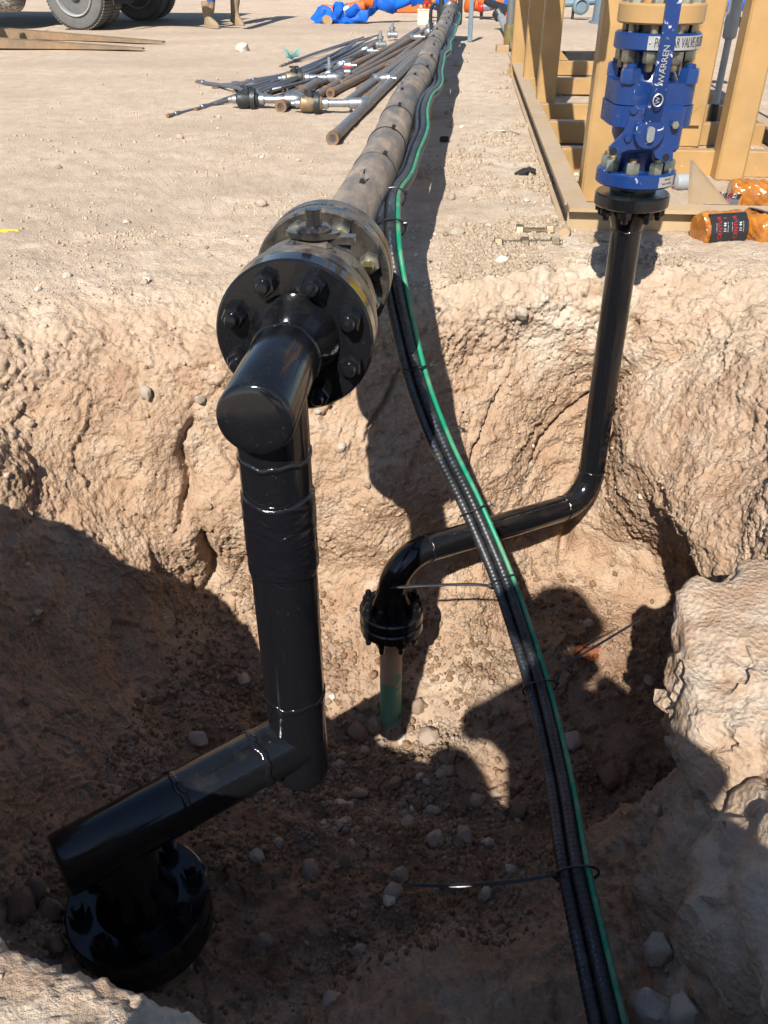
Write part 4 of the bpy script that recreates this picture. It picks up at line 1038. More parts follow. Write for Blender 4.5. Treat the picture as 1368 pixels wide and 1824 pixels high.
nm = ['longest, reaching out furthest to the left', 'ending in a tip just above the longest rod', 'lying crosswise over the others', 'third from the left tip', 'topmost at the left end', 'second from the top at the left end', 'third from the top at the left end', 'bent, in front of the left valve', 'crossing diagonally towards the back', 'arched over the back of the heap', 'lowest, behind the left valve', 'starting just above the left valve', 'in the upper layer, left of the teal twine', 'running beside the middle valve', 'in the middle layer near the cross rod', 'short one right of the teal twine', 'passing under the middle valve', 'lower one crossing the shadow of the heap', 'thin one along the back edge', 'passing behind the left valve bonnet']
for k, pts in enumerate(rods):
    rr = .0085 + .0018 * (k % 3); q = smooth_path([at_z(x, y, rr + .016 * (k % 4) * min(1, i)) for i, (x, y) in enumerate(pts)], .12)
    t = thing('steel_rod', q[len(q) // 2], 'thin dark rod in the heap, ' + nm[k], 'rod', 'thin dark rods in the heap')
    mk('shaft', Geo().tube(q, rr, 8), 'dark_rod', t); d_ = (q[1] - q[0]).normalized()
    mk('coupling', Geo().lathe(q[0] + d_ * .06, d_, [(rr, 0), (rr * 1.6, .004), (rr * 1.6, .05), (rr, .055)], 10), 'dark_rod', t)
    mk('pin_end', Geo().cyl(q[0] - d_ * .012, d_, rr * 1.35, .03, 10), 'rust_end', t)
def small_valve(px, py, ax, label, rust):
    o = at_z(px, py, .055); ax = Vector(ax).normalized(); t = thing('pipe_valve', o - UP * .055, label, 'valve', 'small valves in the heap'); lat = ax.cross(UP).normalized()
    mk('body', Geo().lathe(o - ax * .075, ax, [(.028, 0), (.045, .012), (.047, .07), (.040, .082), (.040, .125), (.030, .14)], 20), rust, t)
    mk('clamp_ring', Geo().lathe(o + ax * .012, ax, [(.044, 0), (.064, .003), (.064, .030), (.044, .033)], 20), 'iron_black', t)
    mk('bonnet', Geo().lathe(o - ax * .01 + UP * .03, UP, [(.030, 0), (.03, .022), (.018, .03), (.016, .045)], 16), 'iron_black', t)
    mk('handle_stub', Geo().bevel_box(o - ax * .01 + UP * .072, (.07, .022, .012), .003, (ax, lat, UP)), 'iron_black', t)
    mk('nipple', Geo().lathe(o - ax * .075, -ax, [(.024, 0), (.024, .022), (.014, .03), (.013, .05)], 16), 'galvanised', t)
    n2 = mk('long_nipple', Geo().lathe(o + ax * .06, ax, [(.028, 0), (.03, .01), (.03, .035), (.022, .04), (.022, .16), (.03, .165), (.031, .20)], 18), 'galvanised', t)
    mk('elbow', Geo().tube(fillet([o + ax * .25, o + ax * .31, o + ax * .31 + SY * .07], .025, 6), .031, 16), 'galvanised', t)
small_valve(443, 177, (1, -.02, 0), 'black valve with galvanised nipple at the left front of the heap', 'iron_black')
small_valve(556, 184, (1, .02, 0), 'rusty bodied valve with galvanised elbow at the front of the heap', 'stud_steel')
small_valve(527, 139, (1, .1, 0), 'black clamp valve with blue grey nipple in the middle of the heap', 'stud_steel')
def fitting(px, py, ax, n, label):
    o = at_z(px, py, .05); ax = Vector(ax).normalized(); t = thing('pipe_fitting', o - UP * .04, label, 'pipe fitting', 'galvanised fittings in the heap')
    mk('tee', Geo().lathe(o, ax, [(.026, 0), (.033, .004), (.033, .03), (.026, .036), (.026, .07), (.033, .075), (.033, .105), (.024, .11)], 16), 'galvanised', t)
    mk('branch', Geo().lathe(o + ax * .053, UP if n % 2 else SX, [(.024, 0), (.024, .045), (.032, .05), (.032, .075), (.015, .08), (.013, .12)], 16), 'galvanised', t)
for k, (px, py, ax, lb) in enumerate(((605, 118, (.3, 1, 0), 'tee standing up above the black rods'), (583, 136, (.3, 1, 0), 'small tee left of the red handled valve'), (664, 140, (1, .3, 0), 'coupling across the middle pipes'), (690, 62, (1, .05, 0), 'union at the back left of the heap'), (728, 66, (1, .3, 0), 'elbow at the back middle of the heap'),
        (760, 58, (.5, 1, 0), 'tee closest to the flow line at the back'), (775, 46, (.4, 1, 0), 'union at the far right tip of the heap'), (668, 80, (1, .2, 0), 'elbow joining two dark pipes at the back'), (648, 92, (.2, 1, 0), 'nipple among the rod ends'))):
    fitting(px, py, ax, k, 'galvanised ' + lb)
o = at_z(612, 128, .06); rh = thing('hand_valve', o - UP * .05, 'little valve with a red handle lying in the heap', 'valve'); mk('body', Geo().lathe(o, SX, [(.014, 0), (.022, .01), (.022, .05), (.014, .06)], 14), 'galvanised', rh); mk('handle', Geo().bevel_box(o + SX * .03 + UP * .03, (.08, .02, .012), .004, (SX, SY, UP)), 'red_paint', rh)
o = at_z(520, 106, .03); g = Geo()
for k in range(70):
    a = random.uniform(0, 6.28); e = Vector((math.cos(a), math.sin(a), random.uniform(.2, 1.2))); g.tube([o, o + e * .035 + UP * .008, o + e * random.uniform(.05, .09)], .0016, 4)
paint('teal_twine', (.12, .42, .40), .7); tag(mk('rope_tuft', g, 'teal_twine'), 'frayed tuft of teal twine on the black rods', 'twine')

# ------------------------------------------------------------------ truck (only its running gear is in the picture)
wc = at_z(150, 54, 0); TX = Vector((.985, -.17, 0)).normalized(); TY = Vector((.17, .985, 0)).normalized()
TR = thing('truck', (wc.x - 1, wc.y + .9, 0), 'dirty work truck with pale wheel rims, parked at the top left', 'truck')
def wheel(o, name='wheel', near=True):
    w = thing(name, o, None, None); del_ = [w.pop(k) for k in list(w.keys())] if len(w.keys()) else None
    setp(w, TR)
    F2 = -TY; r = .37
    g = Geo().lathe(o - F2 * .12, F2, [(.215, 0), (.28, -.012), (.345, .0), (.365, .025), (r, .05), (r, .19), (.365, .215), (.345, .24), (.28, .252), (.22, .24), (.215, .2)], 56); mk('tyre', g, 'rubber', w)
    g = Geo()
    for k in range(64):
        a = 2 * math.pi * k / 64; e = TX * math.cos(a) + UP * math.sin(a); tn_ = UP * math.cos(a) - TX * math.sin(a); g.box(o + e * (r + .003), (.024, .2, .012), (tn_, TY, e))
    mk('tread', g, 'rubber', w, smooth=False)
    g = Geo().lathe(o - F2 * .10, F2, [(.215, .0), (.23, .235), (.222, .248), (.21, .235), (.20, .15), (.165, .12), (.11, .145), (.09, .15)], 48); mk('rim', g, 'wheel_rim_paint', w)
    g = Geo()
    for k in range(8):
        a = 2 * math.pi * (k + .3) / 8; e = TX * math.cos(a) + UP * math.sin(a); tn_ = UP * math.cos(a) - TX * math.sin(a)
        pl_ = [(.03 * math.cos(q), .016 * math.sin(q)) for q in np.linspace(0, 2 * math.pi, 17)[:-1]]; g.prism(pl_, o + F2 * .022 + e * .15, tn_, e, F2, .012)
    mk('hand_hole', g, 'pipe_bore', w)
    mk('hub', Geo().lathe(o + F2 * .0, F2, [(.10, 0), (.09, .06), (.06, .07), (.055, .12), (.03, .13), (.001, .13)], 28), 'wheel_rim_paint', w)
    g = Geo()
    for k in range(8):
        a = 2 * math.pi * k / 8; g.nut(o + F2 * .045 + (TX * math.cos(a) + UP * math.sin(a)) * .085, F2, .012, .02)
    mk('lug_nuts', g, 'stud_steel', w)
wo = Vector((wc.x, wc.y, .375)); wheel(wo + TY * .0); wheel(wo + TY * .30); wheel(wo + TY * 1.75 + TX * .02); wheel(wo + TY * 2.05 + TX * .02); wheel(wo - TX * 4.0); wheel(wo - TX * 4.0 + TY * 2.0)
for dy in (.55, 1.45): mk('frame_rail', Geo().bevel_box(wo + TY * dy + TX * -1.9 + UP * .27, (6.4, .09, .2), .01, (TX, TY, UP)), 'truck_underside', TR)
mk('axle', Geo().cyl(wo + TY * .1, TY, .07, 1.9, 20), 'truck_underside', TR); mk('differential', Geo().lathe(wo + TY * .8, TY, [(.07, 0), (.19, .08), (.21, .2), (.19, .3), (.07, .4)], 24), 'truck_underside', TR)
mk('deck', Geo().bevel_box(wo + TY * 1.02 + TX * -1.7 + UP * .56, (5.4, 2.4, .12), .02, (TX, TY, UP)), 'truck_underside', TR)
mk('deck_skirt', Geo().bevel_box(wo + TY * -.12 + TX * -.0 + UP * .475, (3.2, .06, .08), .01, (TX, TY, UP)), 'truck_underside', TR)
mk('mud_flap', Geo().bevel_box(wo + TX * .53 + TY * .08 + UP * .16, (.02, .55, .52), .004, (TX, TY, UP)), 'dark_rubber', TR); mk('mud_flap', Geo().bevel_box(wo + TX * 1.02 + TY * .9 + UP * .20, (.35, .03, .44), .004, (TX, TY, UP)), 'dark_rubber', TR); mk('mud_flap', Geo().bevel_box(wo + TX * .55 + TY * 1.9 + UP * .16, (.02, .55, .52), .004, (TX, TY, UP)), 'dark_rubber', TR)
mk('tank', Geo().lathe(wo + TX * -2.6 + TY * .12 + UP * .06, TX, [(.20, 0), (.25, .03), (.26, .08), (.26, 1.66), (.25, 1.72), (.20, 1.76)], 36), 'tank_paint', TR)
mk('bumper', Geo().bevel_box(wo + TX * 1.75 + TY * 1.0 + UP * .36, (.12, 2.2, .14), .01, (TX, TY, UP)), 'truck_underside', TR)

# fork tines of a lift truck at the left edge
FK = thing('lift_forks', at_z(-30, 80, 0), 'pair of rusty tapered lift forks resting on the ground at the left edge', 'forks')
def tine(p0, p1, w0, h0, zt):
    a = at_z(*p0, 0); b = at_z(*p1, 0); d_ = (b - a).normalized(); lat = UP.cross(d_); L = (b - a).length; P = []; F = []; n = 10
    for k in range(n + 1):
        t_ = k / n; h = h0 * (1 - t_) + .014 * t_; w = w0 * (1 if t_ < .8 else 1 - (t_ - .8) * 2.2); c = a.lerp(b, t_) + UP * (zt + .02 - .01 * t_)
        for sx_, z in ((-1, 0), (1, 0), (1, 1), (-1, 1)): P.append(c + lat * (w / 2 * sx_) + UP * (h * z))
    for k in range(n):
        for i in range(4): F.append((k * 4 + i, k * 4 + (i + 1) % 4, k * 4 + 4 + (i + 1) % 4, k * 4 + 4 + i))
    F += [(3, 2, 1, 0), (n * 4, n * 4 + 1, n * 4 + 2, n * 4 + 3)]
    mk('tine', Geo().add(P, F), 'fork_steel', FK, 30)
    mk('upright', Geo().bevel_box(a + UP * .45 - d_ * .04, (.08, w0, .9), .01, (d_, lat, UP)), 'iron_black', FK)
tine((-60, 88), (256, 90), .13, .10, .0); tine((-20, 70), (292, 78), .13, .10, .0)
cb = at_z(-45, 78, 0); mk('carriage', Geo().bevel_box(cb + UP * .85 + Vector((-.12, .1, 0)), (.1, 1.3, .12), .01), 'iron_black', FK)

# ------------------------------------------------------------------ people
def skin_body(name, joints, edges, root, parent, mats, pick, sub=2):
    bm = bmesh.new(); lay = bm.verts.layers.skin.verify(); idx = {}
    for k, (p, r) in joints.items():
        v = bm.verts.new(p); v[lay].radius = (r, r) if not isinstance(r, tuple) else r; v[lay].use_root = (k == root); idx[k] = v
    for a, b in edges: bm.edges.new((idx[a], idx[b]))
    me = bpy.data.meshes.new(name); bm.to_mesh(me); bm.free(); o = bpy.data.objects.new(name, me); COL.objects.link(o)
    o.modifiers.new('s', 'SKIN').use_smooth_shade = True; ss = o.modifiers.new('u', 'SUBSURF'); ss.levels = ss.render_levels = sub
    dg = bpy.context.evaluated_depsgraph_get(); m2 = bpy.data.meshes.new_from_object(o.evaluated_get(dg)); m2.name = name
    bpy.data.objects.remove(o); o = bpy.data.objects.new(name, m2); COL.objects.link(o)
    m2.materials.clear()
    for m in mats: m2.materials.append(MATS[m])
    for p in m2.polygons: p.material_index = pick(p.center); p.use_smooth = True
    setp(o, parent); return o
def head_geo(c, face, s=1.0):
    """head with brow, nose, chin and ears; face = horizontal look direction"""
    f = Vector(face).normalized(); r = f.cross(UP).normalized(); bm = bmesh.new(); bmesh.ops.create_icosphere(bm, subdivisions=4, radius=1.0)
    P = np.array([tuple(v.co) for v in bm.verts]); F = [tuple(v.index for v in q.verts) for q in bm.faces]; bm.free()
    x, y, z = P.T; wx = .076 * (1 - .22 * np.clip(-z, 0, 1)); X_ = x * wx; Y_ = y * .096 + .012 * np.clip(-z, 0, 1) * (y > 0); Z_ = z * .118
    nose = np.exp(-(x / .16) ** 2 - ((z + .12) / .22) ** 2) * (y > 0); Y_ += .022 * nose
    Y_ -= .010 * np.exp(-((np.abs(x) - .38) / .16) ** 2 - ((z - .06) / .12) ** 2) * (y > 0); Y_ += .006 * np.exp(-(x / .3) ** 2 - ((z + .52) / .1) ** 2) * (y > 0)
    X_ += np.sign(x) * .014 * np.exp(-(y / .16) ** 2 - (z / .25) ** 2) * (np.abs(x) > .8)
    c = np.array(c); Q = c + s * (X_[:, None] * np.array(r) + Y_[:, None] * np.array(f) + Z_[:, None] * np.array(UP)); return Geo().add(Q, F)
def hand(parent, w, d_, n_, mat='skin', flip=1):
    """palm and five curled fingers from the wrist along d_, palm facing n_"""
    d_ = Vector(d_).normalized(); n_ = Vector(n_); n_ = (n_ - d_ * n_.dot(d_)).normalized(); s_ = d_.cross(n_) * flip; g = Geo()
    g.bevel_box(Vector(w) + d_ * .05, (.082, .028, .095), .012, (s_, n_, d_))
    for k in range(4):
        b = Vector(w) + d_ * .092 + s_ * (-.031 + .0205 * k); L = (.066, .076, .071, .055)[k]; g.tube([b, b + d_ * L * .45 + n_ * .004, b + d_ * L * .72 + n_ * .022, b + d_ * L * .72 + n_ * .045], [.0095, .009, .0085, .006], 8)
    b = Vector(w) + d_ * .03 - s_ * .036; g.tube([b, b - s_ * .022 + d_ * .025 + n_ * .01, b - s_ * .022 + d_ * .055 + n_ * .025], [.012, .0105, .008], 8)
    mk('hand', g, mat, parent, 60)
def boot(parent, heel, toe_dir, s=1.0, lift=0.0, shaft=.24, pitch=0.0):
    f = Vector(toe_dir); f.z = 0; f.normalize(); r = f.cross(UP); M = Matrix.Rotation(pitch, 3, r); f2 = M @ f; u2 = M @ UP; o = Vector(heel) + UP * lift; P = []; F = []; n = 20
    secs = [(-.01, .0, .030, .038), (-.01, .03, .040, .050)]
    g = Geo()
    # sole
    out = [(.045 * math.copysign(abs(math.sin(a)) ** .7, math.sin(a)) * (.85 if math.cos(a) < -.2 else 1.0), .145 * math.cos(a) + .085) for a in np.linspace(0, 2 * math.pi, 33)[:-1]]
    g.prism(out, o, r, f2, u2, .028)
    # upper: stacked ovals from the foot to the shaft
    lv = [(.026, .085, .043, .138), (.05, .08, .043, .132), (.075, .06, .041, .108), (.10, .03, .042, .075), (.14, .015, .046, .062), (.20, .012, .052, .062), (.20 + shaft * .35, .012, .056, .064)]
    for z, cy, a, b in lv:
        for i in range(n): q = 2 * math.pi * i / n; P.append(o + u2 * z + f2 * (cy + b * math.cos(q)) + r * (a * math.sin(q)))
    for k in range(len(lv) - 1):
        for i in range(n): F.append((k * n + i, k * n + (i + 1) % n, k * n + n + (i + 1) % n, k * n + n + i))
    F.append(tuple((len(lv) - 1) * n + i for i in range(n))); g.add(P, F)
    return mk('boot', g, 'boot_leather', parent, 50)
EDG = [('pel', 'sp1'), ('sp1', 'sp2'), ('sp2', 'nk'), ('nk', 'hd'), ('pel', 'hl'), ('hl', 'kl'), ('kl', 'al'), ('pel', 'hr'), ('hr', 'kr'), ('kr', 'ar'), ('sp2', 'sl'), ('sl', 'el'), ('el', 'wl'), ('sp2', 'sr'), ('sr', 'er'), ('er', 'wr')]
# worker walking away behind the truck's tail
f1 = at_z(377, 49, 0); f2_ = at_z(425, 44, 0); mid = (f1 + f2_) / 2
WK = thing('person', (mid.x, mid.y, 0), 'person in blue trousers and muddy tan boots walking beside the truck', 'person')
J = {'pel': ((mid.x, mid.y, .95), .14), 'sp1': ((mid.x, mid.y, 1.12), .13), 'sp2': ((mid.x + .02, mid.y, 1.36), .14), 'nk': ((mid.x + .03, mid.y, 1.50), .06), 'hd': ((mid.x + .04, mid.y, 1.58), .06),
     'hl': ((mid.x - .03, mid.y - .09, .88), .10), 'kl': ((f1.x + .06, f1.y, .50), .068), 'al': ((f1.x + .0, f1.y, .14), .050), 'hr': ((mid.x + .03, mid.y + .09, .88), .10), 'kr': ((f2_.x + .02, f2_.y, .52), .068), 'ar': ((f2_.x - .02, f2_.y, .17), .05),
     'sl': ((mid.x + .02, mid.y - .2, 1.40), .062), 'el': ((mid.x - .10, mid.y - .26, 1.12), .045), 'wl': ((mid.x + .02, mid.y - .25, .90), .033), 'sr': ((mid.x + .02, mid.y + .2, 1.40), .062), 'er': ((mid.x + .12, mid.y + .25, 1.12), .045), 'wr': ((mid.x + .22, mid.y + .24, .92), .033)}
skin_body('body', J, EDG, 'pel', WK, ['blue_denim', 'mud_stained_cloth', 'grey_shirt'], lambda c: 2 if c.z > .98 else (1 if (c.z < .27 and c.x < mid.x) or (c.z < .62 and c.x >= mid.x) else 0))
boot(WK, (f1.x - .05, f1.y, .0), (.75, -.66, 0)); boot(WK, (f2_.x - .07, f2_.y + .03, .025), (.5, -.5, 0), pitch=R(-14))
mk('head', head_geo((mid.x + .06, mid.y, 1.66), (1, 0, 0)), 'skin', WK); mk('hard_hat', Geo().lathe((mid.x + .05, mid.y, 1.69), UP, [(.155, 0), (.15, .008), (.118, .012), (.115, .05), (.09, .1), (.04, .125), (.001, .13)], 28), 'hard_hat_shell', WK)
hand(WK, J['wl'][0], (.2, 0, -1), (0, 1, 0)); hand(WK, J['wr'][0], (.35, 0, -1), (0, -1, 0), flip=-1)
# the photographer, crouched on the near edge behind the lens: only the shadow is in the picture
PH = thing('person', (-.10, -.38, 0), 'person crouching at the near edge of the pit, seen only as a shadow across it', 'person')
J = {'pel': ((-.08, -.55, .34), .15), 'sp1': ((-.10, -.52, .54), .14), 'sp2': ((-.12, -.42, .84), .15), 'nk': ((-.13, -.34, 1.0), .06), 'hd': ((-.135, -.31, 1.08), .06),
     'hl': ((-.22, -.50, .33), .11), 'kl': ((-.34, -.10, .50), .078), 'al': ((-.30, -.36, .12), .052), 'hr': ((.06, -.50, .33), .11), 'kr': ((.27, -.06, .50), .080), 'ar': ((.20, -.34, .12), .052),
     'sl': ((-.33, -.40, .90), .066), 'el': ((-.32, -.20, .68), .048), 'wl': ((-.09, -.085, .76), .034), 'sr': ((.10, -.40, .90), .066), 'er': ((.20, -.20, .70), .048), 'wr': ((.07, -.09, .76), .034)}
skin_body('body', J, EDG, 'pel', PH, ['blue_denim', 'grey_shirt'], lambda c: 1 if (c.z > .46 and not (c.z < .6 and c.y > -.38)) else 0)
mk('head', head_geo((-.14, -.28, 1.17), (.1, 1, -.1)), 'skin', PH); mk('hard_hat', Geo().lathe((-.14, -.29, 1.19), Vector((0, .12, 1)), [(.15, 0), (.145, .008), (.114, .012), (.112, .05), (.09, .095), (.04, .118), (.001, .122)], 28), 'hard_hat_shell', PH)
hand(PH, (-.09, -.085, .76), (.75, .1, .5), (0, -1, 0)); hand(PH, (.07, -.09, .76), (-.75, .1, .5), (0, -1, 0), flip=-1)
boot(PH, (-.30, -.40, 0), (-.3, 1, 0)); boot(PH, (.20, -.38, 0), (.25, 1, 0))

# ------------------------------------------------------------------ yard equipment in the distance
def crumple(g, amp=.018, f=9.0):
    V = np.array(g.v); V += np.stack([pn(V * f + 3), pn(V * f + 13), pn(V * f + 23)], -1) * amp * 1.6; g.v = [tuple(p) for p in V]; return g
def wrapped_iron(name, pts, r, label, cat, orange):
    """orange treating iron lashed with blue webbing; pts in world"""
    q = smooth_path(pts, .05); t = thing(name, q[len(q) // 2], label, cat, 'blue lashed orange iron in the yard')
    n = len(q); rr = [r * (1 + .10 * math.sin(k * .5)) for k in range(n)]
    mk('iron', Geo().tube(q, rr, 16), 'orange_paint' if orange else 'blue_webbing', t)
    for k in range(2, n - 2, 7):
        mk('webbing', crumple(Geo().tube(q[k:k + 5], [r * 1.28, r * 1.5, r * 1.42, r * 1.5, r * 1.25][:len(q[k:k + 5])], 12)), 'blue_webbing', t)
    for e in (0, n - 1):
        d_ = (q[1] - q[0]).normalized() if e == 0 else (q[-1] - q[-2]).normalized(); mk('union', Geo().lathe(q[e] - d_ * .08, d_, [(r, 0), (r * 1.5, .02), (r * 1.5, .12), (r, .14)], 16), 'orange_paint', t)
    return t
A = at_z(566, 38, .08); Bq = at_z(660, 32, .12)
H1 = thing('iron_bundle', at_z(610, 40, 0), 'bundle of orange iron wrapped in blue webbing, resting on the ground left of the stand', 'iron bundle', 'blue lashed orange iron in the yard')
base = at_z(600, 41, 0)
def bp(px, py, dz=0): p = at_y(px, py, base.y + dz); return p
mk('iron', Geo().tube(smooth_path([bp(622, 17), bp(645, 11), bp(668, 4), bp(700, -8)], .05), .075, 16), 'orange_paint', H1)
mk('iron', Geo().tube(smooth_path([bp(572, 20, .02), bp(586, 22, .02), bp(598, 24)], .04), [.085, .09, .10, .10, .10, .085][:len(smooth_path([bp(572, 20, .02), bp(586, 22, .02), bp(598, 24)], .04))] if False else .085, 16), 'orange_paint', H1)
for pts, r in ((((562, 34), (568, 26), (578, 23), (590, 28), (604, 33), (614, 26)), .065), (((564, 38), (575, 34), (590, 35), (604, 36), (614, 32)), .06), (((597, 12), (606, 14), (606, 26), (598, 28)), .075), (((614, 37), (630, 36), (640, 31), (656, 22), (668, 10), (676, 2)), .085), (((616, 30), (628, 22), (640, 14)), .06)):
    mk('webbing', crumple(Geo().tube(smooth_path([bp(x, y, -.05 - .02 * (k % 3)) for k, (x, y) in enumerate(pts)], .03), r, 16, flat=.7), .035), 'blue_webbing', H1)
mk('wood_chock', Geo().cyl(bp(581, 36, -.12), Vector((.25, -1, 0)), .06, .12, 14), 'timber', H1)
mk('silver_collar', Geo().cyl(bp(613, 21, -.01), Vector((.9, 0, .3)), .084, .08, 18), 'galvanised', H1)
# long hose of blue webbing sagging across the stand
wrapped_iron('iron_line', [at_y(x, y, base.y - .1) for x, y in ((660, 0), (675, 5), (690, 9), (706, 8), (722, 3), (738, -4), (760, -8))], .06, 'sagging line of blue webbing in front of the orange stand', 'iron line', False)
ob = at_z(717, 22, 0); OS = thing('orange_stand', ob, 'bright orange steel stand in the yard', 'stand')
w0 = (at_z(746, 22, 0) - at_z(687, 22, 0)).length
mk('foot', Geo().bevel_box(ob + UP * .06, (w0, .18, .12), .01), 'orange_paint', OS)
for dx, ww in ((-.42, .11), (-.05, .05), (.16, .05), (.40, .13)): mk('upright', Geo().bevel_box(ob + Vector((dx * w0, 0, .55)), (ww, .10, .9), .008), 'orange_paint', OS)
mk('top_rail', Geo().bevel_box(ob + UP * 1.0, (w0, .12, .12), .01), 'orange_paint', OS)
# pale box with red knob
cbx = at_z(756, 46, 0); BX = thing('battery_box', cbx, 'cream plastic box with a red knob on top, beyond the pipe heap', 'box')
bw = (at_z(770, 46, 0) - at_z(741, 46, 0)).length * .86
mk('case', Geo().bevel_box(cbx + Vector((0, .08, .085)), (bw, .16, .17), .012), 'cream_plastic', BX); mk('lid', Geo().bevel_box(cbx + Vector((0, .08, .175)), (bw * 1.04, .165, .02), .006), 'cream_plastic', BX)
mk('knob', Geo().lathe(cbx + Vector((.03, .08, .185)), UP, [(.014, 0), (.014, .05), (.055, .056), (.06, .075), (.02, .085)], 18), 'red_paint', BX); mk('strap', Geo().bevel_box(cbx + Vector((bw * .47, .08, .10)), (.03, .17, .2), .004), 'iron_black', BX)
# black clamp valve at the end of the line
ce = on(.47 + LEN); CV = thing('line_clamp', (ce.x, ce.y, 0), 'black clamp and valve assembly at the far end of the flow line', 'clamp')
mk('collar', Geo().lathe(ce - U * .12, U, [(.07, 0), (.105, .02), (.105, .14), (.07, .16), (.07, .5)], 24), 'iron_black', CV)
for sx_ in (-1, 1): mk('side_plate', Geo().bevel_box(ce + UR * (.10 * sx_) + UP * .05 + U * .05, (.05, .18, .34), .012, (UR, U, UP)), 'iron_black', CV)
mk('bonnet', Geo().bevel_box(ce + UP * .19 + U * .05, (.22, .2, .16), .02, (UR, U, UP)), 'slate_blue_paint', CV)
mk('ring_handle', Geo().tube([ce + UR * (-.17 + .045 * math.cos(a)) + UP * (-.04 + .12 * math.sin(a)) for a in np.linspace(0, 6.283, 25)], .018, 8, cap=False), 'iron_black', CV)
mk('leg', Geo().bevel_box((ce.x, ce.y + .1, ce.z / 2 - .03), (.12, .12, ce.z - .06), .01), 'iron_black', CV)
mk('bracket', Geo().bevel_box(ce + UR * .22 + UP * .0, (.05, .06, .56), .008, (UR, U, UP)), 'slate_blue_paint', CV)
# orange and blue iron right of the clamp and at the right edge
yb = at_z(880, 36, 0).y + .3
for nm_, pts, r, lb in (('iron_line', ((762, 6), (775, 4), (790, 5), (806, 2)), .07, 'short run of blue and orange iron left of the clamp'), ('iron_line', ((838, 6), (852, 8), (866, 0), (880, 6), (900, 2), (922, 4)), .08, 'tangle of blue and orange iron right of the clamp'), ('iron_line', ((905, 34), (902, 20), (905, 6), (912, -6)), .075, 'upright orange iron with blue strap beside the skid'), ('iron_line', ((1276, 14), (1300, 8), (1325, 6), (1350, -2), (1372, -10)), .07, 'blue lashed iron at the upper right edge')):
    wrapped_iron(nm_, [at_y(x, y, yb) for x, y in pts], r, lb, 'iron line', True)
rv = at_y(852, 14, yb - .25); RV = thing('red_cap', rv, 'red cap on a silver gauge fitting among the blue iron', 'fitting'); mk('cap', Geo().lathe(rv, Vector((1, -.5, .1)), [(.02, 0), (.055, .01), (.06, .05), (.05, .08)], 18), 'red_paint', RV); mk('sleeve', Geo().cyl(rv + Vector((.08, -.04, .01)), Vector((1, -.5, .1)), .05, .10, 18), 'galvanised', RV)
mk('stand_leg', Geo().bevel_box((rv.x + .05, rv.y + .02, rv.z / 2), (.04, .04, rv.z), .004), 'iron_black', RV)
# grey pipes to the right of the clamp
gp = smooth_path([at_z(928, 104, .05), at_z(912, 72, .06), at_z(895, 36, .12), at_z(886, 20, .2)], .08); GP = thing('grey_pipe', gp[0], 'grey pipe with pink end coming up from behind the skid', 'pipe'); mk('barrel', Geo().tube(gp, .045, 16), 'grey_conduit_paint', GP); mk('collar', Geo().lathe(gp[-1] - (gp[-1] - gp[-2]).normalized() * .1, gp[-1] - gp[-2], [(.05, 0), (.075, .02), (.075, .1), (.05, .12)], 16), 'iron_black', GP)
gq = [at_y(866, 3, yb - .3), at_y(930, 24, yb - .9)]; GQ = thing('grey_pipe', gq[0], 'dark grey pipe slanting across the orange iron', 'pipe'); mk('barrel', Geo().tube([gq[0], (gq[0] + gq[1]) / 2, gq[1]], .045, 14), 'iron_black', GQ)
mk('collar', Geo().lathe(gq[0], gq[0] - gq[1], [(.05, 0), (.07, .02), (.07, .1), (.05, .12)], 14), 'orange_paint', GQ)
rp = at_z(905, 92, 0); RPp = thing('vertical_pipe', rp, 'weathered grey upright pipe with brass coupling at the far corner of the skid', 'pipe'); mk('barrel', Geo().cyl(rp + UP * .12, UP, .04, 1.5, 18), 'grey_pipe', RPp); mk('coupling', Geo().lathe(rp + UP * .03, UP, [(.045, 0), (.05, .01), (.052, .1), (.056, .11), (.056, .2), (.045, .21)], 20), 'brass_nut', RPp); mk('block', Geo().bevel_box(rp + Vector((-.06, -.02, .03)), (.12, .12, .06), .006), 'timber', RPp)
# slate blue pump and tank beyond the skid
tk = at_z(1076, 44, 0); TK = thing('tank', tk, 'slate blue tank beyond the skid', 'tank'); mk('shell', Geo().lathe(tk + Vector((.18, .2, 0)), UP, [(.30, 0), (.29, .25), (.27, .5), (.24, .75), (.1, .85)], 28), 'slate_blue_paint', TK); mk('base', Geo().cyl(tk + Vector((.18, .2, 0)), UP, .34, .03, 28), 'slate_blue_paint', TK)
mp_ = at_z(1022, 36, 0); MP = thing('manifold', mp_, 'slate blue manifold of pipes and round valve beyond the skid', 'manifold')
mk('main_pipe', Geo().tube([mp_ + Vector((-.6, .1, .17)), mp_ + Vector((.0, .1, .2)), mp_ + Vector((.5, .1, .24))], .045, 14), 'slate_blue_paint', MP)
mk('upper_pipe', Geo().tube([mp_ + Vector((-.7, .2, .30)), mp_ + Vector((.1, .2, .36)), mp_ + Vector((.6, .2, .46))], .035, 14), 'slate_blue_paint', MP)
for dx, r in ((.08, .11), (-.32, .06), (.4, .06)): mk('valve_body', Geo().lathe(mp_ + Vector((dx, .02, .17)), Vector((0, -1, 0)), [(r * .5, -.12), (r, -.08), (r, .04), (r * .7, .06), (r * .65, .03)], 24), 'slate_blue_paint', MP)
for dx in (-.55, .0, .35): mk('stand_leg', Geo().cyl(mp_ + Vector((dx, .12, 0)), UP, .02, .2, 10), 'iron_black', MP)
br = at_z(980, 108, 0); tag(mk('rubber_mat', Geo().bevel_box(at_z(1020, 112, .05) + Vector((0, .05, 0)), (.75, .05, .16), .01), 'dark_rubber'), 'black rubber pad standing behind the far cross beam', 'pad')

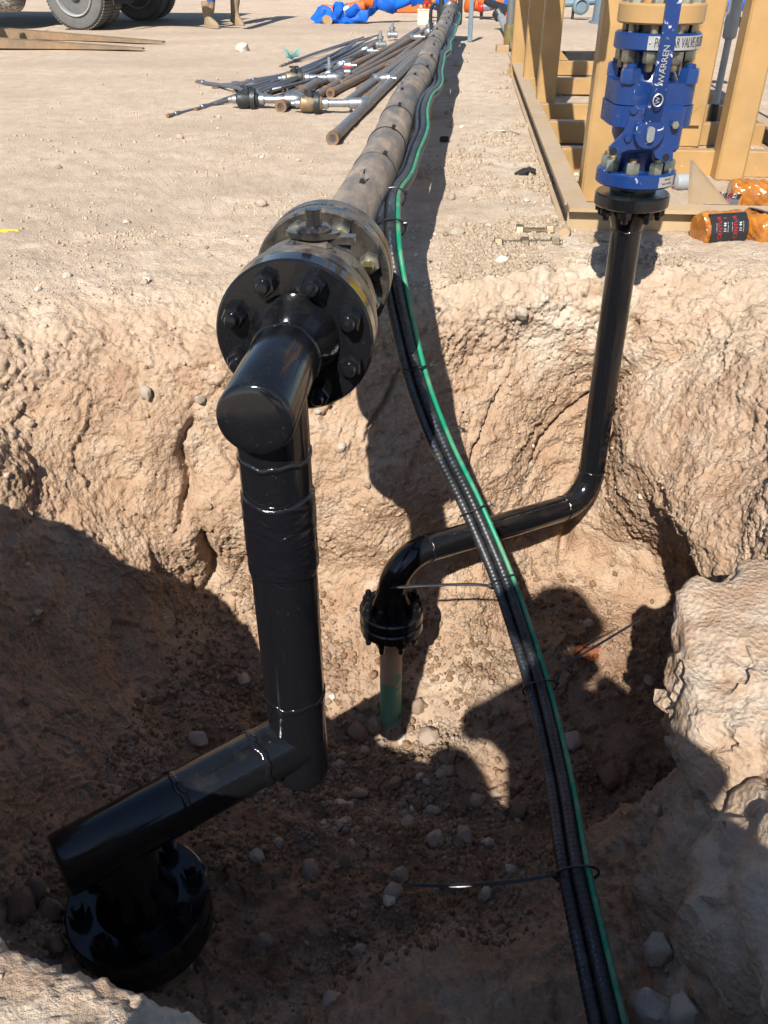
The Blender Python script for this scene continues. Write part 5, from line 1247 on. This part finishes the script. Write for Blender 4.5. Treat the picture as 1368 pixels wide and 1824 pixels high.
# ------------------------------------------------------------------ stones, gravel, litter
ROCKS = {}
for mat in ('stone', 'pale_stone', 'brown_stone', 'clay_grit'):
    ROCKS[mat] = []
    for k in range(7):
        g = rock_geo(3, (1, random.uniform(.7, 1.0), random.uniform(.5, .8)), 30 + k, .3); V = np.array(g.v); V += V * (.07 * fbm(V * 3.5 + k, 3))[:, None]; g.v = [tuple(p) for p in V]; o = mk('stone', g, mat, None, 50); ROCKS[mat].append(o.data); bpy.data.objects.remove(o)
def put_stone(p, n, r, mat, label, group, sink=.25):
    o = bpy.data.objects.new('stone', random.choice(ROCKS[mat])); COL.objects.link(o); n = Vector(n)
    q = n.to_track_quat('Z', 'Y') @ Matrix.Rotation(random.uniform(0, 6.28), 4, 'Z').to_quaternion()
    o.rotation_mode = 'QUATERNION'; o.rotation_quaternion = q; o.location = Vector(p) + n * (r * .55 * (1 - 2 * sink)); o.scale = (r, r, r); tag(o, label, 'stone', group); return o
def npick(px, py, tol=7):
    k = np.where(_vis & (np.abs(_PX - px) < tol) & (np.abs(_PY - py) < tol))[0]
    if len(k) == 0: return None
    return k[np.argmin(_PD[k])]
named = [(798, 1366, .023, 'pale_stone', 'bright white stone at the edge of the sunlit patch on the pit floor'), (698, 1588, .024, 'stone', 'pinkish stone touching the tip of the long cable tie'), (690, 1600, .020, 'pale_stone', 'pale stone just in front of the tip of the long cable tie'),
    (722, 1556, .020, 'stone', 'squarish stone just behind the tip of the long cable tie'), (922, 1440, .036, 'brown_stone', 'large brown stone left of the cables on the pit floor'), (775, 1487, .028, 'stone', 'angular grey stone in the middle of the pit floor'), (830, 1484, .028, 'pale_stone', 'mottled pale stone right of the angular grey stone'),
    (548, 1550, .026, 'stone', 'flat grey stone alone on the dark pit floor'), (1232, 1800, .040, 'pale_stone', 'pale blocky stone near the bottom right corner'), (1165, 1808, .045, 'stone', 'rounded grey stone right of the cables at the bottom edge'), (655, 1335, .022, 'stone', 'pale rounded stone below the green pipe'), (712, 1312, .018, 'pale_stone', 'small pale stone at the foot of the green pipe'),
    (762, 1310, .040, 'stone', 'broad stone at the foot of the sunlit slope'), (1018, 1318, .040, 'stone', 'grey upright stone at the mouth of the dark hollow'), (1085, 1375, .048, 'brown_stone', 'dark stone inside the hollow'), (640, 1300, .045, 'brown_stone', 'big brown clod behind the foot of the spool'), (352, 1310, .030, 'stone', 'pale stone behind the lower run of the spool'),
    (60, 1580, .03, 'stone', 'grey stone left of the bottom flange'), (36, 1608, .034, 'brown_stone', 'brown stone at the left edge below the wall'), (90, 1618, .026, 'stone', 'pinkish stone just left of the bottom flange'), (500, 1500, .018, 'stone', 'small stone between the spool and the pit centre'), (268, 704, .022, 'pale_stone', 'pale stone sticking out of the back wall left of the spool'), (356, 712, .02, 'pale_stone', 'flat chip stuck in the wall beside the stub pipe'), (930, 548, .026, 'pale_stone', 'pale stone lodged in the wall below the loose studs'),
    (915, 568, .016, 'stone', 'little stone under the pale lodged stone'), (438, 86, .075, 'pale_stone', 'white rock alone on the flat ground beyond the heap'), (320, 240, .022, 'stone', 'clod on the flat ground left of the heap'), (470, 362, .028, 'stone', 'pale stone on the ground left of the ball valve'), (815, 412, .03, 'pale_stone', 'flat pale stone right of the cables on the ground'), (808, 350, .022, 'stone', 'stone right of the cable shadow'), (900, 462, .022, 'pale_stone', 'cluster of white chips near the pit edge'), (1180, 1690, .03, 'stone', 'slab of grey stone on the near slope'), (700, 1392, .02, 'stone', 'small grey stone near the centre of the pit floor'), (905, 1545, .018, 'pale_stone', 'pale chip beside the middle of the long cable tie'), (860, 1590, .02, 'pale_stone', 'oval pale stone under the long cable tie')]
for px, py, r, m_, lb in named:
    k = npick(px, py)
    if k is None: p = at_z(px, py, 0); n_ = (0, 0, 1)
    else: p = vv[k]; n_ = _N[k]
    put_stone(p, n_, r, m_, lb, None, .2)
TPf = TP.reshape(-1); inf = (_PX > 0) & (_PX < 1368) & (_PY > 0) & (_PY < 1824) & _vis
LAND = [((lf.x, lf.y), 'the green pipe'), ((dpx.x, dpx.y), 'the foot of the down pipe'), ((bf.x, bf.y), 'the bottom flange'), ((.40, .85), 'the cable bundle'), ((.62, 1.25), 'the boulder'), ((.85, 1.6), 'the dark hollow'), ((.25, 1.95), 'the sunlit slope'), ((-.65, 1.4), 'the shaded left wall'), ((.0, 1.2), 'the middle of the pit floor')]
LANDG = [((-.2, 2.4), 'the pit edge left of the ball valve'), ((.3, 2.7), 'the cable shadow'), ((.55, 2.8), 'the loose studs'), ((-.9, 3.0), 'the far left rim'), ((-1.0, 5.0), 'the heap of pipes'), ((.6, 4.2), 'the left skid beam'), ((-1.6, 4.5), 'the open ground at the left'), ((.95, 2.7), 'the wrap rolls')]
def where(p, land):
    ds = [((p[0] - q[0][0]) ** 2 + (p[1] - q[0][1]) ** 2, k) for k, q in enumerate(land)]; dd, k = min(ds); q = land[k]
    if dd < .003: return 'right at ' + q[1]
    dx, dy = p[0] - q[0][0], p[1] - q[0][1]
    side = ('right of ' if dx > 0 else 'left of ') if abs(dx) > abs(dy) else ('behind ' if dy > 0 else 'in front of ')
    return ('close ' if dd < .02 else 'further ') + side + q[1]
CLR = {'stone': 'tan', 'pale_stone': 'whitish', 'brown_stone': 'reddish brown'}
def scatter(mask, n, smin, smax, mats, land, group, pw=3.0):
    k = RNG.choice(np.where(mask & inf)[0], n, replace=False)
    for i in k:
        r = smin + (smax - smin) * random.random() ** pw; m_ = random.choice(mats)
        size = 'tiny' if r < smin + .25 * (smax - smin) else ('small' if r < smin + .6 * (smax - smin) else 'fist sized' if r > .03 else 'larger')
        put_stone(vv[i], _N[i], r, m_, size + ' ' + CLR[m_] + ' stone ' + where(vv[i], land), group, .22)
clump = fbm(vv * 5.0 + 3, 2) > -.15
scatter((TPf > 3.9) & (TPf < 5.9) & clump & (vv[:, 1] > .7), 170, .008, .027, ['stone', 'stone', 'pale_stone', 'brown_stone', 'brown_stone'], LAND, 'loose stones on the pit floor', 2.2)
scatter((TPf < .9) & (vv[:, 1] > 2.2) & (vv[:, 1] < 6), 70, .008, .020, ['stone', 'pale_stone'], LANDG, 'loose stones on the flat ground', 2.5)
for i in RNG.choice(np.where((TPf > 1.2) & (TPf < 3.2) & inf)[0], 70, replace=False):     # stones bedded in the cut belong to it
    o = put_stone(vv[i], _N[i], .006 + .011 * random.random() ** 2, random.choice(['stone', 'clay_grit', 'clay_grit']), None, None, .3); del o['category']; o.parent = ground
for k, (dx, dy, r) in enumerate(((-.055, -.03, .028), (.05, -.045, .024), (.02, -.075, .030), (-.03, -.09, .022), (.085, .0, .03), (-.09, .01, .026))):
    i = int(np.argmin((vv[:, 0] - lf.x - dx) ** 2 + (vv[:, 1] - lf.y - dy) ** 2 + 9 * (TPf < 3.9))); put_stone(vv[i], _N[i], r, ('stone', 'brown_stone', 'clay_grit')[k % 3], ('clod packed against the left of the green pipe', 'clod just right of the green pipe', 'stone directly in front of the green pipe', 'second stone in front of the green pipe', 'stone half behind the green pipe on its right', 'clod left behind the green pipe')[k], 'loose stones on the pit floor', .25)
# gravel too small to count
def gravel(mask, n, smin, smax, mat, label, wgt=None, pw=2.5):
    cand = np.where(mask & inf)[0]; w = None
    if wgt is not None: w = wgt[cand]; w = w / w.sum()
    k = RNG.choice(cand, n, replace=True, p=w)
    ico = bmesh.new(); bmesh.ops.create_icosphere(ico, subdivisions=1, radius=1.0); IV = np.array([tuple(v.co) for v in ico.verts]); IF = np.array([[v.index for v in f.verts] for f in ico.faces]); ico.free()
    m = len(IV); Vs = np.zeros((n, m, 3)); s = smin + (smax - smin) * RNG.random(n) ** pw
    s *= np.clip(_PD[k] / 2.2, .8, 3.5)
    ax = RNG.normal(size=(n, 3, 3)); Qm, _ = np.linalg.qr(ax); sc_ = RNG.uniform(.55, 1.15, size=(n, 1, 3)); jit_ = 1 + RNG.uniform(-.22, .22, size=(n, m, 1))
    Vs = np.einsum('nmk,nkj->nmj', IV[None] * jit_ * sc_, Qm) * s[:, None, None] + vv[k][:, None] + RNG.uniform(-.004, .004, (n, 1, 3)) * np.array((1, 1, 0)) + _N[k][:, None] * (s * .25)[:, None, None]
    Fs = (IF[None] + (np.arange(n) * m)[:, None, None]).reshape(-1, 3); me = bpy.data.meshes.new('gravel'); me.vertices.add(n * m); me.vertices.foreach_set('co', Vs.astype(np.float32).ravel())
    nf = len(Fs); me.loops.add(nf * 3); me.loops.foreach_set('vertex_index', Fs.astype(np.int32).ravel()); me.polygons.add(nf); me.polygons.foreach_set('loop_start', np.arange(0, nf * 3, 3, dtype=np.int32)); me.update(calc_edges=True)
    me.materials.append(MATS[mat]); o = bpy.data.objects.new('gravel', me); COL.objects.link(o); tag(o, label, None, kind='stuff')
near_g = np.exp(-np.maximum(0, vv[:, 1] - 3.0) / 2.5); patch = np.clip(.25 + fbm(vv * 2.3, 2), .03, 1)
gravel((TPf > 3.8) & (TPf < 5.95) & (vv[:, 1] > .5), 12000, .0022, .0105, 'stone', 'fine gravel and crumbs of dirt over the pit floor', np.clip(.4 + fbm(vv * 5 + 3, 2), .05, 1))
gravel((TPf > 3.8) & (TPf < 5.95) & (vv[:, 1] > .5), 9000, .0025, .012, 'brown_stone', 'brown dirt crumbs over the pit floor', np.clip(.4 + fbm(vv * 4 + 13, 2), .05, 1))
ridge_p = np.exp(-((vv[:, 0] - .35 - .05 * vv[:, 1]) / .35) ** 2) + .25
gravel((TPf < 1.0) & (vv[:, 1] > 2) & (vv[:, 1] < 14), 6500, .0016, .0065, 'grit', 'fine pale gravel scattered over the flat ground', near_g * patch * ridge_p)
gravel((TPf < 1.0) & (vv[:, 1] > 2) & (vv[:, 1] < 9) & (np.abs(vv[:, 0] - .45 - .06 * vv[:, 1]) < .4), 3500, .002, .010, 'grit', 'pale chippings along the cable side of the flow line', near_g * patch)
gravel((TPf > 1.0) & (TPf < 3.9), 2200, .0018, .006, 'clay_grit', 'small grit stuck in the pit walls', np.clip(.3 + fbm(vv * 4 + 31, 2), .02, 1))
# litter
k = npick(1046, 1160); p = Vector(vv[k]) + Vector((0, -.02, .02)); t_ = NT('orange_wrapper_film'); t_.out((.22, .075, .03), .4)
LW = thing('candy_wrapper', p, 'crumpled orange wrapper with dark lettering in the hollow behind the cables', 'wrapper'); g = Geo(); P = []; F = []
for i in range(9):
    for j in range(7): P.append(p + Vector((-.04 + .010 * i + .004 * math.sin(j * 1.7), .010 * math.sin(i * 1.3 + j) + .008 * math.sin(j * 2.1), .035 - .011 * j + .008 * math.sin(i * .9))))
for i in range(8):
    for j in range(6): F.append((i * 7 + j, i * 7 + j + 7, i * 7 + j + 8, i * 7 + j + 1))
mk('film', g.add(P, F), 'orange_wrapper_film', LW); v, f = text_geo('WILD', .026, .0004); mk('lettering', Geo().add([p + Vector((x, -.021 + z, y + .002 + x * .3)) for x, y, z in v], f), 'print_black', LW, smooth=False)
p = at_z(14, 413, .004); paint('yellow_leaf', (.62, .45, .03), .6); tag(mk('paper_scrap', Geo().prism([(-.05, -.006), (.02, -.012), (.04, .0), (.03, .014), (-.02, .012), (-.05, .01)], p, Vector((1, 0, 0)), Vector((0, 1, .25)).normalized(), UP, .003), 'yellow_leaf'), 'yellow scrap lying on the ground at the left edge', 'scrap')
p = at_z(936, 311, .006); BT = thing('rubber_scrap', p, 'twisted black rubber scrap on the ground left of the skid', 'scrap')
for a, b in (((-.045, 0, .0), (.03, .02, .012)), ((-.03, -.02, .0), (.04, -.005, .014)), ((-.01, .03, .004), (.045, .03, .01))): mk('strip', Geo().tube([p + Vector(a), p + (Vector(a) + Vector(b)) / 2 + UP * .012, p + Vector(b)], .009, 7), 'dark_rubber', BT)
p = at_z(792, 248, .012); tag(mk('rubber_plug', Geo().lathe(p - Vector((.025, 0, 0)), Vector((1, .2, 0)), [(.008, 0), (.014, .006), (.014, .04), (.01, .05)], 12), 'dark_rubber'), 'small black plug on the ground right of the flow line', 'plug')
p = at_z(655, 265, .012); tag(mk('rubber_plug', rock_geo(2, (.016, .012, .012), 5, .3), 'dark_rubber'), 'small dark lump on the ground left of the flow line', 'lump').location = p
p = at_z(1010, 322, .03); tag(mk('black_hose', Geo().tube(smooth_path([at_z(995, 314, .02), at_z(1020, 326, .02), at_z(1050, 340, .02), at_z(1090, 350, .02)], .02), [.006 + .0012 * min(k, 8) for k in range(len(smooth_path([at_z(995, 314, .02), at_z(1020, 326, .02), at_z(1050, 340, .02), at_z(1090, 350, .02)], .02)))], 10), 'black_plastic'), 'short black hose end poking out beside the near skid post', 'hose')
p = at_z(1224, 334, .02); tag(mk('grey_bottle', Geo().lathe(p - Vector((.06, 0, -.02)), Vector((1, .1, 0)), [(.01, 0), (.03, .01), (.033, .03), (.033, .10), (.02, .12)], 16), 'grey_conduit_paint'), 'grey plastic bottle end behind the front beam', 'bottle')
tw = [at_z(880, 234, .006), at_z(905, 233, .012), at_z(925, 240, .004)]; tag(mk('twig', Geo().tube(smooth_path(tw, .02), .003, 6), 'stud_steel'), 'bent piece of wire on the ground left of the skid', 'wire')
